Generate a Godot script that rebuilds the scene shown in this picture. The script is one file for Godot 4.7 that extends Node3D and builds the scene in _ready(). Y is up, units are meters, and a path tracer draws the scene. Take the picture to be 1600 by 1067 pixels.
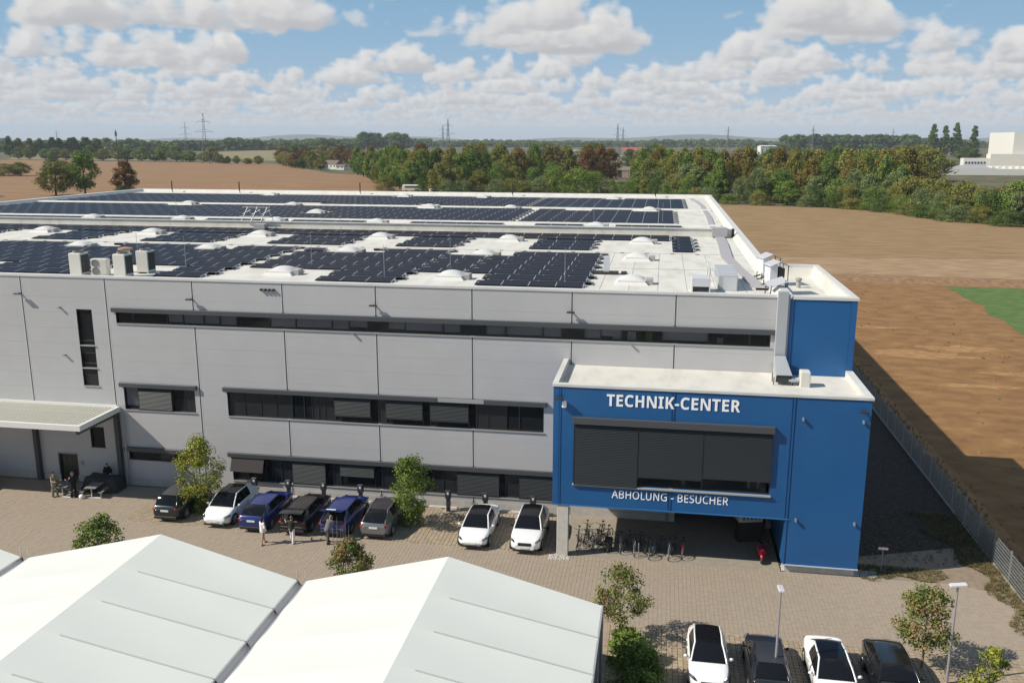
extends Node3D
# An industrial building with a solar roof seen from a drone. x runs along the facade, the facade plane is z = 0, y = 0 is the yard.

const SUN_DIR := Vector3(1.07, -1.0, -0.42)
const SOIL := -1.7

var mats := {}
var used := {}
var rng := RandomNumberGenerator.new()

# ---------------------------------------------------------------- materials
func lin(r: float, g: float, b: float) -> Color:
	return Color(r, g, b).linear_to_srgb()

func mat(key: String, r: float, g: float, b: float, rough := 0.8, metal := 0.0) -> StandardMaterial3D:
	if mats.has(key):
		return mats[key]
	var m := StandardMaterial3D.new()
	m.resource_name = key
	m.albedo_color = lin(r, g, b)
	m.roughness = rough
	m.metallic = metal
	mats[key] = m
	return m

# a surface whose tone wanders between the given colours (linear), laid on in world space
func mottled(key: String, cols: Array, scale: Vector3, rough := 0.9, freq := 0.02, seed_ := 1, octaves := 5, size := 512, bump := 0.0) -> StandardMaterial3D:
	if mats.has(key):
		return mats[key]
	var m := StandardMaterial3D.new()
	m.resource_name = key
	var n := FastNoiseLite.new()
	n.seed = seed_
	n.noise_type = FastNoiseLite.TYPE_SIMPLEX_SMOOTH
	n.frequency = freq
	n.fractal_type = FastNoiseLite.FRACTAL_FBM
	n.fractal_octaves = octaves
	n.fractal_gain = 0.6
	var g := Gradient.new()
	var offs := PackedFloat32Array()
	var cc := PackedColorArray()
	for i in cols.size():
		offs.append(0.15 + 0.7 * i / max(1, cols.size() - 1))
		cc.append(lin(cols[i][0], cols[i][1], cols[i][2]))
	g.offsets = offs
	g.colors = cc
	var t := NoiseTexture2D.new()
	t.width = size
	t.height = size
	t.seamless = true
	t.noise = n
	t.color_ramp = g
	m.albedo_texture = t
	m.uv1_triplanar = true
	m.uv1_world_triplanar = true
	m.uv1_scale = scale
	m.roughness = rough
	if bump > 0.0:
		var n2 := NoiseTexture2D.new()
		n2.width = size
		n2.height = size
		n2.seamless = true
		n2.noise = n
		n2.as_normal_map = true
		n2.bump_strength = bump
		m.normal_enabled = true
		m.normal_texture = n2
	mats[key] = m
	return m

# ---------------------------------------------------------------- nodes
func numbered(called: String, parent: Node) -> String:
	var key := str(parent.get_instance_id()) + called
	var n: int = used.get(key, -1) + 1
	used[key] = n
	return called if n == 0 else "%s_%03d" % [called, n]

func thing(called: String, label: String, category: String, at := Vector3.ZERO, turn := 0.0, group := "") -> Node3D:
	var o := Node3D.new()
	o.name = numbered(called, self)
	add_child(o)
	o.position = at
	o.rotation.y = turn
	tag(o, label, category, group)
	return o

func tag(o: Node, label: String, category: String, group := "") -> Node:
	o.set_meta("label", label)
	o.set_meta("category", category)
	if group:
		o.set_meta("group", group)
	return o

func dup(src: Node3D, label: String, at: Vector3, turn := 0.0, scale_ := 1.0, group := "") -> Node3D:
	var c: Node3D = src.duplicate()
	var base: String = String(src.name)
	var cut := base.rfind("_")
	if cut > 0 and base.substr(cut + 1).is_valid_int():
		base = base.substr(0, cut)
	c.name = numbered(base, self)
	add_child(c)
	c.position = at
	c.rotation.y = turn
	c.scale = Vector3.ONE * scale_
	c.set_meta("label", label)
	if group:
		c.set_meta("group", group)
	return c

func put(called: String, mesh: Mesh, m: Material, parent: Node = self, at := Vector3.ZERO) -> MeshInstance3D:
	var o := MeshInstance3D.new()
	o.mesh = mesh
	o.material_override = m
	o.name = numbered(called, parent)
	o.position = at
	parent.add_child(o)
	return o

func obj(called: String, st: SurfaceTool, m: Material, parent: Node = self) -> MeshInstance3D:
	return put(called, st.commit(), m, parent)

func struct(called: String, mesh: Mesh, m: Material) -> MeshInstance3D:
	var o := put(called, mesh, m)
	o.set_meta("kind", "structure")
	return o

func many(called: String, mesh: Mesh, m: Material, xf: Array, cols: Array, parent: Node = self) -> MultiMeshInstance3D:
	var mm := MultiMesh.new()
	mm.transform_format = MultiMesh.TRANSFORM_3D
	mm.use_colors = cols.size() > 0
	mm.mesh = mesh
	mm.instance_count = xf.size()
	for i in xf.size():
		mm.set_instance_transform(i, xf[i])
		if cols.size() > 0:
			mm.set_instance_color(i, cols[i])
	var o := MultiMeshInstance3D.new()
	o.multimesh = mm
	o.material_override = m
	o.name = numbered(called, parent)
	o.set_meta("kind", "stuff")
	parent.add_child(o)
	return o

# ---------------------------------------------------------------- shapes (corners counter-clockwise seen from outside)
func new_st() -> SurfaceTool:
	var st := SurfaceTool.new()
	st.begin(Mesh.PRIMITIVE_TRIANGLES)
	return st

func tri(st: SurfaceTool, a: Vector3, b: Vector3, c: Vector3) -> void:
	var n := (b - a).cross(c - a)
	if n.length_squared() < 1e-14:
		return
	n = n.normalized()
	for v in [a, c, b]:
		st.set_normal(n)
		st.add_vertex(v)

func quad(st: SurfaceTool, a: Vector3, b: Vector3, c: Vector3, d: Vector3) -> void:
	tri(st, a, b, c)
	tri(st, a, c, d)

func box(st: SurfaceTool, lo: Vector3, hi: Vector3, t := Transform3D()) -> void:
	var p := []
	for i in 8:
		p.append(t * Vector3(hi.x if i & 1 else lo.x, hi.y if i & 2 else lo.y, hi.z if i & 4 else lo.z))
	quad(st, p[4], p[5], p[7], p[6])
	quad(st, p[1], p[0], p[2], p[3])
	quad(st, p[5], p[1], p[3], p[7])
	quad(st, p[0], p[4], p[6], p[2])
	quad(st, p[6], p[7], p[3], p[2])
	quad(st, p[0], p[1], p[5], p[4])

# a box whose upright and top edges are cut off by c
func cbox(st: SurfaceTool, lo: Vector3, hi: Vector3, c: float, t := Transform3D()) -> void:
	var rings := [[lo.y, 0.0], [hi.y - c, 0.0], [hi.y, c]]
	var prev := []
	for r in rings:
		var k: float = r[1]
		var x0: float = lo.x + k
		var x1: float = hi.x - k
		var z0: float = lo.z + k
		var z1: float = hi.z - k
		var ring := []
		for q in [[x0 + c, z1], [x1 - c, z1], [x1, z1 - c], [x1, z0 + c], [x1 - c, z0], [x0 + c, z0], [x0, z0 + c], [x0, z1 - c]]:
			ring.append(t * Vector3(q[0], r[0], q[1]))
		if prev.size():
			for i in 8:
				quad(st, prev[i], prev[(i + 1) % 8], ring[(i + 1) % 8], ring[i])
		else:
			for i in range(1, 7):
				tri(st, ring[0], ring[i + 1], ring[i])
		prev = ring
	for i in range(1, 7):
		tri(st, prev[0], prev[i], prev[i + 1])

func bx(called: String, lo: Vector3, hi: Vector3, m: Material, parent: Node = self, c := 0.0) -> MeshInstance3D:
	var st := new_st()
	if c > 0.0:
		cbox(st, lo, hi, c)
	else:
		box(st, lo, hi)
	return obj(called, st, m, parent)

func tube(st: SurfaceTool, pts: Array, radii: Array, n := 8, caps := true) -> void:
	var rings := []
	var up := Vector3.UP
	for i in pts.size():
		var d: Vector3 = (pts[min(i + 1, pts.size() - 1)] - pts[max(i - 1, 0)]).normalized()
		if absf(d.dot(up)) > 0.9:
			up = Vector3.RIGHT if absf(d.x) < 0.9 else Vector3.BACK
		var s := d.cross(up).normalized()
		var w := s.cross(d).normalized()
		up = w
		var r: float = radii[min(i, radii.size() - 1)]
		var ring := []
		for k in n:
			var a := TAU * k / n
			ring.append([pts[i] + (s * cos(a) + w * sin(a)) * r, s * cos(a) + w * sin(a)])
		rings.append(ring)
	for i in rings.size() - 1:
		for k in n:
			var k2 := (k + 1) % n
			for q in [[i, k], [i, k2], [i + 1, k2], [i, k], [i + 1, k2], [i + 1, k]]:
				st.set_normal(rings[q[0]][q[1]][1])
				st.add_vertex(rings[q[0]][q[1]][0])
	if caps:
		for e in [0, rings.size() - 1]:
			for k in range(1, n - 1):
				if e == 0:
					tri(st, rings[e][0][0], rings[e][k][0], rings[e][k + 1][0])
				else:
					tri(st, rings[e][0][0], rings[e][k + 1][0], rings[e][k][0])

# profile [[radius, height], ...] turned about an axis
func lathe(st: SurfaceTool, prof: Array, n: int, t := Transform3D()) -> void:
	for i in prof.size() - 1:
		var dr: float = prof[i + 1][0] - prof[i][0]
		var dy: float = prof[i + 1][1] - prof[i][1]
		var nl := Vector2(dy, -dr).normalized()
		for k in n:
			var q := []
			for e in [[i, k], [i, k + 1], [i + 1, k + 1], [i + 1, k]]:
				var a: float = TAU * e[1] / n
				q.append([t * Vector3(cos(a) * prof[e[0]][0], prof[e[0]][1], -sin(a) * prof[e[0]][0]), (t.basis * Vector3(cos(a) * nl.x, nl.y, -sin(a) * nl.x)).normalized()])
			for j in [0, 2, 1, 0, 3, 2]:
				st.set_normal(q[j][1])
				st.add_vertex(q[j][0])

func ball(st: SurfaceTool, c: Vector3, r: Vector3, n := 10, t := Transform3D()) -> void:
	var prof := []
	for i in 7:
		var a := -PI / 2 + PI * i / 6.0
		prof.append([cos(a), sin(a)])
	lathe(st, prof, n, t * Transform3D(Basis.from_scale(r), c))

# grid of rows of points, smooth; rows run so that (next row) x (next column) points out
func grid(st: SurfaceTool, rows: Array) -> void:
	var nr := rows.size()
	var nc: int = rows[0].size()
	var nor := []
	for i in nr:
		var line := []
		for j in nc:
			var du: Vector3 = rows[min(i + 1, nr - 1)][j] - rows[max(i - 1, 0)][j]
			var dv: Vector3 = rows[i][min(j + 1, nc - 1)] - rows[i][max(j - 1, 0)]
			var n := du.cross(dv)
			line.append(n.normalized() if n.length_squared() > 1e-12 else Vector3.UP)
		nor.append(line)
	for i in nr - 1:
		for j in nc - 1:
			for q in [[i, j], [i + 1, j + 1], [i + 1, j], [i, j], [i, j + 1], [i + 1, j + 1]]:
				st.set_normal(nor[q[0]][q[1]])
				st.add_vertex(rows[q[0]][q[1]])

func sheet(poly: Array, y: float) -> ArrayMesh:
	var pts := PackedVector2Array()
	for q in poly:
		pts.append(Vector2(q[0], q[1]))
	var idx := Geometry2D.triangulate_polygon(pts)
	var st := new_st()
	for i in range(0, idx.size(), 3):
		var a := Vector3(pts[idx[i]].x, y, pts[idx[i]].y)
		var b := Vector3(pts[idx[i + 1]].x, y, pts[idx[i + 1]].y)
		var c := Vector3(pts[idx[i + 2]].x, y, pts[idx[i + 2]].y)
		if (b - a).cross(c - a).y > 0:
			tri(st, a, b, c)
		else:
			tri(st, a, c, b)
	return st.commit()

# ---------------------------------------------------------------- sky
var cover := FastNoiseLite.new()
var billow := FastNoiseLite.new()

func air(el: float) -> Color:
	# clear air, linear: pale at the horizon, blue above
	var t := clampf(1.0 - exp(-el / 0.09), 0.0, 1.0)
	var z := clampf(el / 0.9, 0.0, 1.0)
	var c := Color(0.62, 0.70, 0.78).lerp(Color(0.24, 0.50, 0.75), t)
	return c.lerp(Color(0.07, 0.17, 0.36), z)

func density(p: Vector3, fine: bool) -> float:
	var h := (p.y - 1300.0) / 600.0
	if h <= 0.0 or h >= 1.0:
		return 0.0
	var c := cover.get_noise_2d(p.x, p.z)
	var shape := (c - 0.235) * 3.0 - h * h * 1.15 - 0.05 + minf(0.0, (h - 0.06) * 6.0)
	if shape < -0.65:
		return 0.0
	var d := shape
	if fine:
		d += billow.get_noise_3d(p.x, p.y * 1.4, p.z) * 0.75
	return clampf(d * 3.0, 0.0, 1.0)

func sky_color(az: float, el: float, steps: int) -> Color:
	var c := air(maxf(el, 0.0))
	if el <= 0.004:
		return c
	var dir := Vector3(sin(az) * cos(el), sin(el), -cos(az) * cos(el))
	var d0 := 1300.0 / dir.y
	var d1 := minf(1900.0 / dir.y, d0 + 9000.0)
	if d0 > 90000.0:
		return c
	var t := 1.0
	var light := 0.0
	var ds := (d1 - d0) / steps
	var s := -SUN_DIR.normalized() * 170.0
	for i in steps:
		var p := dir * (d0 + (i + 0.5) * ds)
		var d := density(p, true)
		if d > 0.01:
			var toward := density(p + s, true) + 0.7 * density(p + s * 2.2, false)
			var h := (p.y - 1300.0) / 600.0
			var a := 1.0 - exp(-d * ds * 0.0065)
			var lum := 0.58 + 0.18 * clampf(h * 2.0, 0.0, 1.0) + 0.26 * exp(-1.5 * toward)
			light += t * a * lum
			t *= 1.0 - a
			if t < 0.03:
				break
	if t > 0.995:
		return c
	var l := light / (1.0 - t)
	var cloud := Color(l * 0.90, l * 0.885, l * 0.90).lerp(Color(0.93, 0.90, 0.86) * l, clampf((l - 0.6) * 2.5, 0, 1))
	var far := 1.0 - exp(-d0 / 42000.0)
	cloud = cloud.lerp(Color(0.64, 0.70, 0.77), far * 0.8)
	return c.lerp(cloud, 1.0 - t)

func make_sky() -> PanoramaSkyMaterial:
	cover.seed = 23
	cover.noise_type = FastNoiseLite.TYPE_SIMPLEX_SMOOTH
	cover.frequency = 1.0 / 3000.0
	cover.fractal_type = FastNoiseLite.FRACTAL_FBM
	cover.fractal_octaves = 4
	cover.fractal_gain = 0.6
	billow.seed = 5
	billow.noise_type = FastNoiseLite.TYPE_SIMPLEX_SMOOTH
	billow.frequency = 1.0 / 480.0
	billow.fractal_type = FastNoiseLite.FRACTAL_FBM
	billow.fractal_octaves = 4
	var w := 4096
	var q := 4
	var im := Image.create(w / q, w / 2 / q, false, Image.FORMAT_RGB8)
	for y in im.get_height():
		var el := PI / 2 - (y + 0.5) / im.get_height() * PI
		for x in im.get_width():
			im.set_pixel(x, y, sky_color(TAU * (x + 0.5) / im.get_width(), el, 7).linear_to_srgb())
	im.resize(w, w / 2, Image.INTERPOLATE_CUBIC)
	var y0 := w / 4 - 150
	for y in range(y0, w / 4 + 2):
		var el := PI / 2 - (y + 0.5) / (w / 2.0) * PI
		for i in range(-500, 256):
			var x := (i + w) % w
			var c := sky_color(TAU * (x + 0.5) / w, el, 44).linear_to_srgb()
			var edge := minf(minf((i + 500) / 24.0, (255 - i) / 24.0), (y - y0) / 16.0)
			if edge < 1.0:
				c = im.get_pixel(x, y).lerp(c, edge)
			im.set_pixel(x, y, c)
	var m := PanoramaSkyMaterial.new()
	m.panorama = ImageTexture.create_from_image(im)
	return m

func _ready() -> void:
	rng.seed = 7
	var cam := Camera3D.new()
	cam.name = "camera"
	cam.transform = Transform3D(Basis(Vector3(0.986421, 0.001253, -0.164231), Vector3(-0.03727, 0.975591, -0.21641), Vector3(0.159951, 0.219593, 0.96239)), Vector3(42.7146, 23.5534, 53.7915))
	cam.fov = 41.686
	cam.near = 0.1
	cam.far = 60000.0
	add_child(cam)
	var env := Environment.new()
	env.background_mode = Environment.BG_SKY
	env.sky = Sky.new()
	env.sky.sky_material = make_sky()
	env.background_energy_multiplier = 0.80
	env.tonemap_mode = Environment.TONE_MAPPER_LINEAR
	env.tonemap_exposure = 1.13
	env.fog_enabled = true
	env.fog_density = 0.00007
	env.fog_light_color = lin(0.60, 0.66, 0.74)
	env.sdfgi_enabled = true
	env.ssao_enabled = true
	env.ssil_enabled = true
	var we := WorldEnvironment.new()
	we.name = "world"
	we.environment = env
	add_child(we)
	var sun := DirectionalLight3D.new()
	sun.name = "sun"
	sun.light_energy = 1.6
	sun.light_color = Color(1.0, 0.965, 0.91)
	sun.light_angular_distance = 0.5
	sun.shadow_enabled = true
	add_child(sun)
	sun.look_at_from_position(Vector3.ZERO, SUN_DIR)
	ground()
	building()
	roof_things()
	tents()
	far_land()
	yard_trees()
	cars()
	bikes()
	people()
	street_things()

# ---------------------------------------------------------------- ground
func ground() -> void:
	var grass := mottled("meadow", [[0.05, 0.055, 0.02], [0.09, 0.085, 0.035], [0.14, 0.11, 0.055]], Vector3.ONE * 0.004, 1.0, 0.02, 3)
	struct("terrain", sheet([[-9000, -16000], [9000, -16000], [9000, 600], [-9000, 600]], SOIL - 0.05), grass)
	# ploughed fields: long streaks along x over broad patches
	var plough := mottled("ploughed_soil", [[0.185, 0.10, 0.042], [0.235, 0.133, 0.058], [0.29, 0.17, 0.08]], Vector3(0.0015, 0.012, 0.012), 1.0, 0.012, 11, 6, 1024)
	var stubble := mottled("stubble_soil", [[0.20, 0.122, 0.052], [0.245, 0.155, 0.069], [0.305, 0.205, 0.10]], Vector3(0.004, 0.02, 0.02), 1.0, 0.02, 17, 6, 1024)
	struct("ploughed_field", sheet([[62.6, -340.9], [66.7, -316.3], [105.7, -306], [124.3, -284.4], [130.4, -254.5], [148.9, -234], [430.8, -176.4], [430.8, -120.8], [107.8, -121.9], [79, -125], [64, -108], [40, -104], [-60, -104], [-62.9, -310.1]], SOIL), stubble)
	struct("left_field", sheet([[-60, -105], [-65, -351.2], [-62.9, -433.5], [-134.9, -556.9], [-206.9, -608.4], [-340.6, -824.3], [-404.4, -906.6], [-577.2, -927.2], [-752, -958.1], [-926.9, -721.5], [-433.2, -515.8], [-412.6, -454.1], [-248.1, -310.1], [-186.4, -109.5]], SOIL), plough)
	struct("far_field", sheet([[-433.2, -988.9], [-258.3, -927.2], [-278.9, -1287.2], [-515.5, -1955.7], [-926.9, -2161.4], [-824, -1544.3], [-659.5, -1235.7]], SOIL - 0.01), mottled("pale_field", [[0.16, 0.15, 0.06], [0.23, 0.19, 0.10], [0.14, 0.14, 0.05]], Vector3(0.002, 0.02, 0.02), 1.0, 0.02, 5))
	struct("far_strip_field", sheet([[-577.2, -958.1], [-782.9, -988.9], [-1029.7, -1338.6], [-659.5, -1338.6]], SOIL - 0.01), mats["pale_field"])
	struct("stubble_strip", sheet([[66, -150], [160, -158], [330, -150], [330, -124], [108, -124.5], [79, -127], [66, -122]], SOIL + 0.02), mottled("stubble_strip", [[0.22, 0.135, 0.068], [0.29, 0.19, 0.10], [0.42, 0.31, 0.19]], Vector3(0.004, 0.03, 0.03), 1.0, 0.03, 71, 6, 1024))
	# stripped building land with its bank of spoil, and the green plot
	var raw := mottled("raw_soil", [[0.165, 0.082, 0.029], [0.205, 0.106, 0.037], [0.235, 0.125, 0.043], [0.275, 0.155, 0.058]], Vector3(0.016, 0.026, 0.026), 1.0, 0.015, 29, 6, 1024)
	struct("bare_soil", sheet([[64.5, 60], [64.5, -108], [79, -123.9], [107.8, -121.4], [132.5, -120.8], [132.5, 60.2]], SOIL + 0.02), raw)
	var green := mottled("young_grass", [[0.055, 0.105, 0.02], [0.075, 0.135, 0.028], [0.115, 0.165, 0.042]], Vector3(0.03, 0.06, 0.06), 1.0, 0.02, 31)
	var g := []
	for i in 14:
		var k := i / 13.0
		g.append([lerpf(89.7, 91.6, k) + rng.randf_range(-0.7, 0.7) + 2.5 * sin(k * 2.8) * k, lerpf(-63, -113.2, k)])
	g.append_array([[114, -112.8], [160, -111], [160, -63]])
	struct("green_plot", sheet(g, SOIL + 0.05), green)
	# the bank that separates the fields
	var st := new_st()
	var rows := []
	for i in 70:
		var x := 58.0 + i * 1.4
		var line := []
		for q in [[-114.6, 0.0], [-117.7, 0.30], [-119.3, 0.42], [-121.2, 0.35], [-124.0, 0.0]]:
			line.append(Vector3(x, SOIL + 0.02 + q[1] * (0.7 + 0.5 * rng.randf()), q[0] - 4.0 * exp(-(x - 64.0) / 14.0) + rng.randf_range(-0.4, 0.4)))
		rows.append(line)
	grid(st, rows)
	struct("soil_bank", st.commit(), mottled("bank_soil", [[0.17, 0.09, 0.042], [0.24, 0.14, 0.07], [0.30, 0.19, 0.10]], Vector3.ONE * 0.06, 1.0, 0.02, 41))
	var sandy := mottled("sandy_soil", [[0.25, 0.135, 0.055], [0.31, 0.175, 0.068], [0.37, 0.225, 0.09]], Vector3(0.05, 0.1, 0.1), 1.0, 0.02, 37, 5)
	for q in [[74.0, -58.0, 7.0, 2.6], [80.0, -62.0, 6.0, 2.0], [84.0, -50.0, 7.0, 1.2], [76.0, -44.0, 5.0, 1.0], [88.0, -36.0, 8.0, 1.0], [82.0, -30.0, 5.0, 0.8], [78.0, -22.0, 4.0, 0.7], [72.0, -74.0, 4.0, 1.0], [93.0, -45.0, 5.0, 1.4]]:
		var pts := []
		for k in 26:
			var a := TAU * k / 26.0
			var r := rng.randf_range(0.55, 1.1)
			pts.append([q[0] + cos(a) * q[2] * r, q[1] + sin(a) * q[3] * r])
		struct("sandy_patch", sheet(pts, SOIL + 0.024 + q[2] * 0.0007), sandy)
	# clods and weeds on the bare soil
	var xf := []
	var cl := []
	for i in 1500:
		var p := Vector3(rng.randf_range(65, 118), SOIL + 0.02, rng.randf_range(-112, 4))
		if p.x > 88 and p.z < -58:
			continue
		var near_line := absf(p.x - (70.0 + (p.z + 104.0) * 0.28))
		if rng.randf() > 0.25 + exp(-near_line / 3.0):
			continue
		var s := rng.randf_range(0.06, 0.2) * (1.7 if near_line < 3 and rng.randf() < 0.2 else 1.0)
		xf.append(Transform3D(Basis.from_euler(Vector3(0, rng.randf() * TAU, 0)) * Basis.from_scale(Vector3(s, s * 0.6, s * rng.randf_range(0.6, 1.3))), p))
		cl.append(Color(0.21, 0.12, 0.055) if rng.randf() < 0.6 else Color(0.07, 0.075, 0.025))
	var lump := new_st()
	ball(lump, Vector3.ZERO, Vector3.ONE, 6)
	var vc := mat("by_copy", 1, 1, 1, 1.0)
	vc.vertex_color_use_as_albedo = true
	many("clods", lump.commit(), vc, xf, cl)
	# the yard: a slab of sand under paving blocks, a bed of gravel along the buildings, and the track beside the hall
	var sand := mottled("joint_sand", [[0.20, 0.15, 0.11], [0.24, 0.18, 0.13]], Vector3.ONE * 0.2, 1.0, 0.02, 2)
	struct("yard", sheet([[-80, 0], [-80, 70], [62, 70], [62, 5.9], [37, 5.9], [37, 0]], -0.01), sand)
	struct("track", sheet([[54, -104], [62, -104], [62, 5.9], [50, 5.9], [50, 0], [54, 0]], -0.006), mottled("shadowed_gravel", [[0.022, 0.018, 0.015], [0.032, 0.027, 0.022], [0.048, 0.039, 0.031]], Vector3(0.25, 0.25, 0.06), 1.0, 0.03, 6, 5, 512, 4.0))  # beige gravel coloured near-black; the shadow of the hall is in the tone
	struct("concrete_apron", sheet([[37, 5.95], [37, -8], [50, -8], [50, 5.95]], 0.0), mottled("apron_concrete", [[0.25, 0.22, 0.175], [0.30, 0.265, 0.215]], Vector3.ONE * 0.15, 0.9, 0.02, 9))
	struct("yard_slope", quad_mesh([Vector3(62, -0.01, 70), Vector3(66, SOIL, 70), Vector3(66, SOIL, -104), Vector3(62, -0.01, -104)]), raw)
	struct("yard_back", quad_mesh([Vector3(62, -0.01, -104), Vector3(62, SOIL - 0.1, -104), Vector3(-80, SOIL - 0.1, -104), Vector3(-80, -0.01, -104)]), raw)
	struct("sunlit_track", sheet([[54.3, 5.9], [54.6, 3.2], [62, 0.5], [62, 6.2], [58, 6.4]], -0.001), mottled("sunlit_gravel", [[0.20, 0.155, 0.11], [0.27, 0.21, 0.15]], Vector3.ONE * 0.2, 1.0))  # same gravel track in its sunlit tone, laid where sun reaches it
	paving()
	verge()

func quad_mesh(p: Array) -> ArrayMesh:
	var st := new_st()
	quad(st, p[0], p[1], p[2], p[3])
	return st.commit()

# stones laid in rows; every stone is a real block, a hair uneven
func stones(called: String, x0: float, x1: float, z0: float, z1: float, sx: float, sz: float, gap: float, shift: float, tones: Array, skip: Callable) -> void:
	var xf := []
	var cl := []
	var st := new_st()
	cbox(st, Vector3(-0.5, -0.08, -0.5), Vector3(0.5, 0.0, 0.5), 0.008)
	var i := 0
	var x := x0
	while x < x1:
		var z := z0 + (shift if i % 2 else 0.0)
		while z < z1:
			if not skip.call(x, z):
				var e := rng.randf_range(-0.006, 0.006)
				xf.append(Transform3D(Basis.from_euler(Vector3(rng.randf_range(-0.012, 0.012), 0, rng.randf_range(-0.012, 0.012))) * Basis.from_scale(Vector3(sx - gap, 1, sz - gap)), Vector3(x + sx / 2, 0.03 + e, z + sz / 2)))
				var t: Array = tones[rng.randi() % tones.size()]
				var k := rng.randf_range(0.965, 1.035)
				cl.append(Color(t[0] * k, t[1] * k, t[2] * k))
			z += sz
		x += sx
		i += 1
	many(called, st.commit(), mats["by_copy"], xf, cl)

func in_bays(x: float, z: float) -> bool:
	return (z < 5.75 and x > 9.8 and x < 37.2) or (x > 40.6 and z > 13.0)

func paving() -> void:
	var warm := [[0.308, 0.253, 0.195], [0.314, 0.258, 0.198], [0.302, 0.249, 0.192], [0.310, 0.254, 0.196]]
	var pale := [[0.33, 0.265, 0.185], [0.35, 0.285, 0.2], [0.31, 0.25, 0.175], [0.30, 0.24, 0.17]]
	stones("paving_blocks", -10, 62, 0.35, 26, 0.22, 0.22, 0.007, 0.0, warm, func(x, z): return in_bays(x, z) or (x > 36.9 and z < 5.7) or (z > 19.5 and x < 41) or (x > 58 and z < 6.2 - (x - 58) * 0.2 + 0.5 * sin(x * 2.0)) or (x > 55.6 and z < 5.6))
	stones("parking_blocks", 9.8, 37.0, 0.45, 5.75, 0.25, 0.25, 0.022, 0.0, pale, func(_x, _z): return false)
	stones("front_parking_blocks", 40.7, 62, 13.0, 26, 0.25, 0.25, 0.022, 0.0, pale, func(_x, _z): return false)
	# pebbles along the foot of the blue block
	var xf := []
	var cl := []
	var st := new_st()
	ball(st, Vector3.ZERO, Vector3(0.5, 0.35, 0.5), 6)
	for i in 1500:
		var p := Vector3(rng.randf_range(50.1, 55.2), 0.02, rng.randf_range(5.0, 5.75))
		if i < 200:
			p = Vector3(rng.randf_range(37.0, 38.2), 0.02, rng.randf_range(5.9, 6.5))
		var s := rng.randf_range(0.06, 0.13)
		xf.append(Transform3D(Basis.from_euler(Vector3(0, rng.randf() * TAU, 0)).scaled(Vector3.ONE * s), p))
		var k := rng.randf_range(0.3, 0.6)
		cl.append(Color(k, k * 0.95, k * 0.86))
	many("pebbles", st.commit(), mats["by_copy"], xf, cl)

# tufts of dry and green grass where the paving ends
func verge() -> void:
	var xf := []
	var cl := []
	var st := new_st()
	for k in 5:
		var a := TAU * k / 5.0
		var d := Vector3(cos(a), 0, sin(a))
		var s := Vector3(-d.z, 0, d.x) * 0.12
		tri(st, d * 0.1 - s, d * 0.1 + s, d * 0.9 + Vector3.UP)
	for i in 26000:
		var p := Vector3(rng.randf_range(54.3, 62.6), 0.0, rng.randf_range(-4.0, 16.0))
		var edge := 5.9 - (p.x - 55.0) * 0.12 + 0.35 * sin(p.x * 2.2)
		var strip := p.x > 60.9 - maxf(0.0, 5.0 - p.z) * 0.2 + 0.4 * sin(p.z * 1.7)
		var near := p.x < 59.0 and p.z > 4.2 and p.z < edge
		if not (near or strip or (p.z < 3.5 and rng.randf() < 0.10)) or rng.randf() < 0.35:
			continue
		var h := rng.randf_range(0.05, 0.16) * (1.6 if strip else 1.0)
		xf.append(Transform3D(Basis.from_euler(Vector3(0, rng.randf() * TAU, 0)).scaled(Vector3(0.14, h, 0.14)), p))
		var dry := rng.randf() * (0.55 if near and p.x < 57.5 else 1.0)
		cl.append(Color(0.06, 0.075, 0.02).lerp(Color(0.24, 0.17, 0.075), dry))
	for i in 9000:
		var z := rng.randf_range(-95, 24.0)
		var p := Vector3(62.3 + absf(rng.randfn(0, 0.9)), 0.0, z)
		p.y = -maxf(0.0, (p.x - 62.0) * 0.25)
		xf.append(Transform3D(Basis.from_euler(Vector3(0, rng.randf() * TAU, 0)).scaled(Vector3(0.2, rng.randf_range(0.1, 0.4), 0.2)), p))
		cl.append(Color(0.05, 0.06, 0.02).lerp(Color(0.2, 0.14, 0.06), rng.randf()))
	var o := many("verge_grass", st.commit(), mats["by_copy"], xf, cl)
	tag(o, "dry and green grass tufts along the mesh fence and sign post", "grass")

# ---------------------------------------------------------------- the hall
const TOP := 14.66
const BAY := 6.25
var hall: Node3D

func wall_piece(x0: float, x1: float, y0: float, y1: float, holes: Array, m: Material, z := 0.0, called := "wall_panel") -> void:
	# cut by the window openings (each x0, x1, y0, y1)
	var xs := [x0, x1]
	for h in holes:
		if h[2] < y1 - 0.01 and h[3] > y0 + 0.01:
			for q in [h[0], h[1]]:
				if q > x0 and q < x1:
					xs.append(q)
	xs.sort()
	for i in xs.size() - 1:
		var mid: float = (xs[i] + xs[i + 1]) / 2
		var ys := [[y0, y1]]
		for h in holes:
			if mid > h[0] and mid < h[1]:
				var left := []
				for r in ys:
					if h[3] <= r[0] or h[2] >= r[1]:
						left.append(r)
					else:
						if h[2] > r[0] + 0.01:
							left.append([r[0], h[2]])
						if h[3] < r[1] - 0.01:
							left.append([h[3], r[1]])
				ys = left
		for r in ys:
			bx(called, Vector3(xs[i], r[0], z - 0.12), Vector3(xs[i + 1], r[1], z), m, hall)

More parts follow.
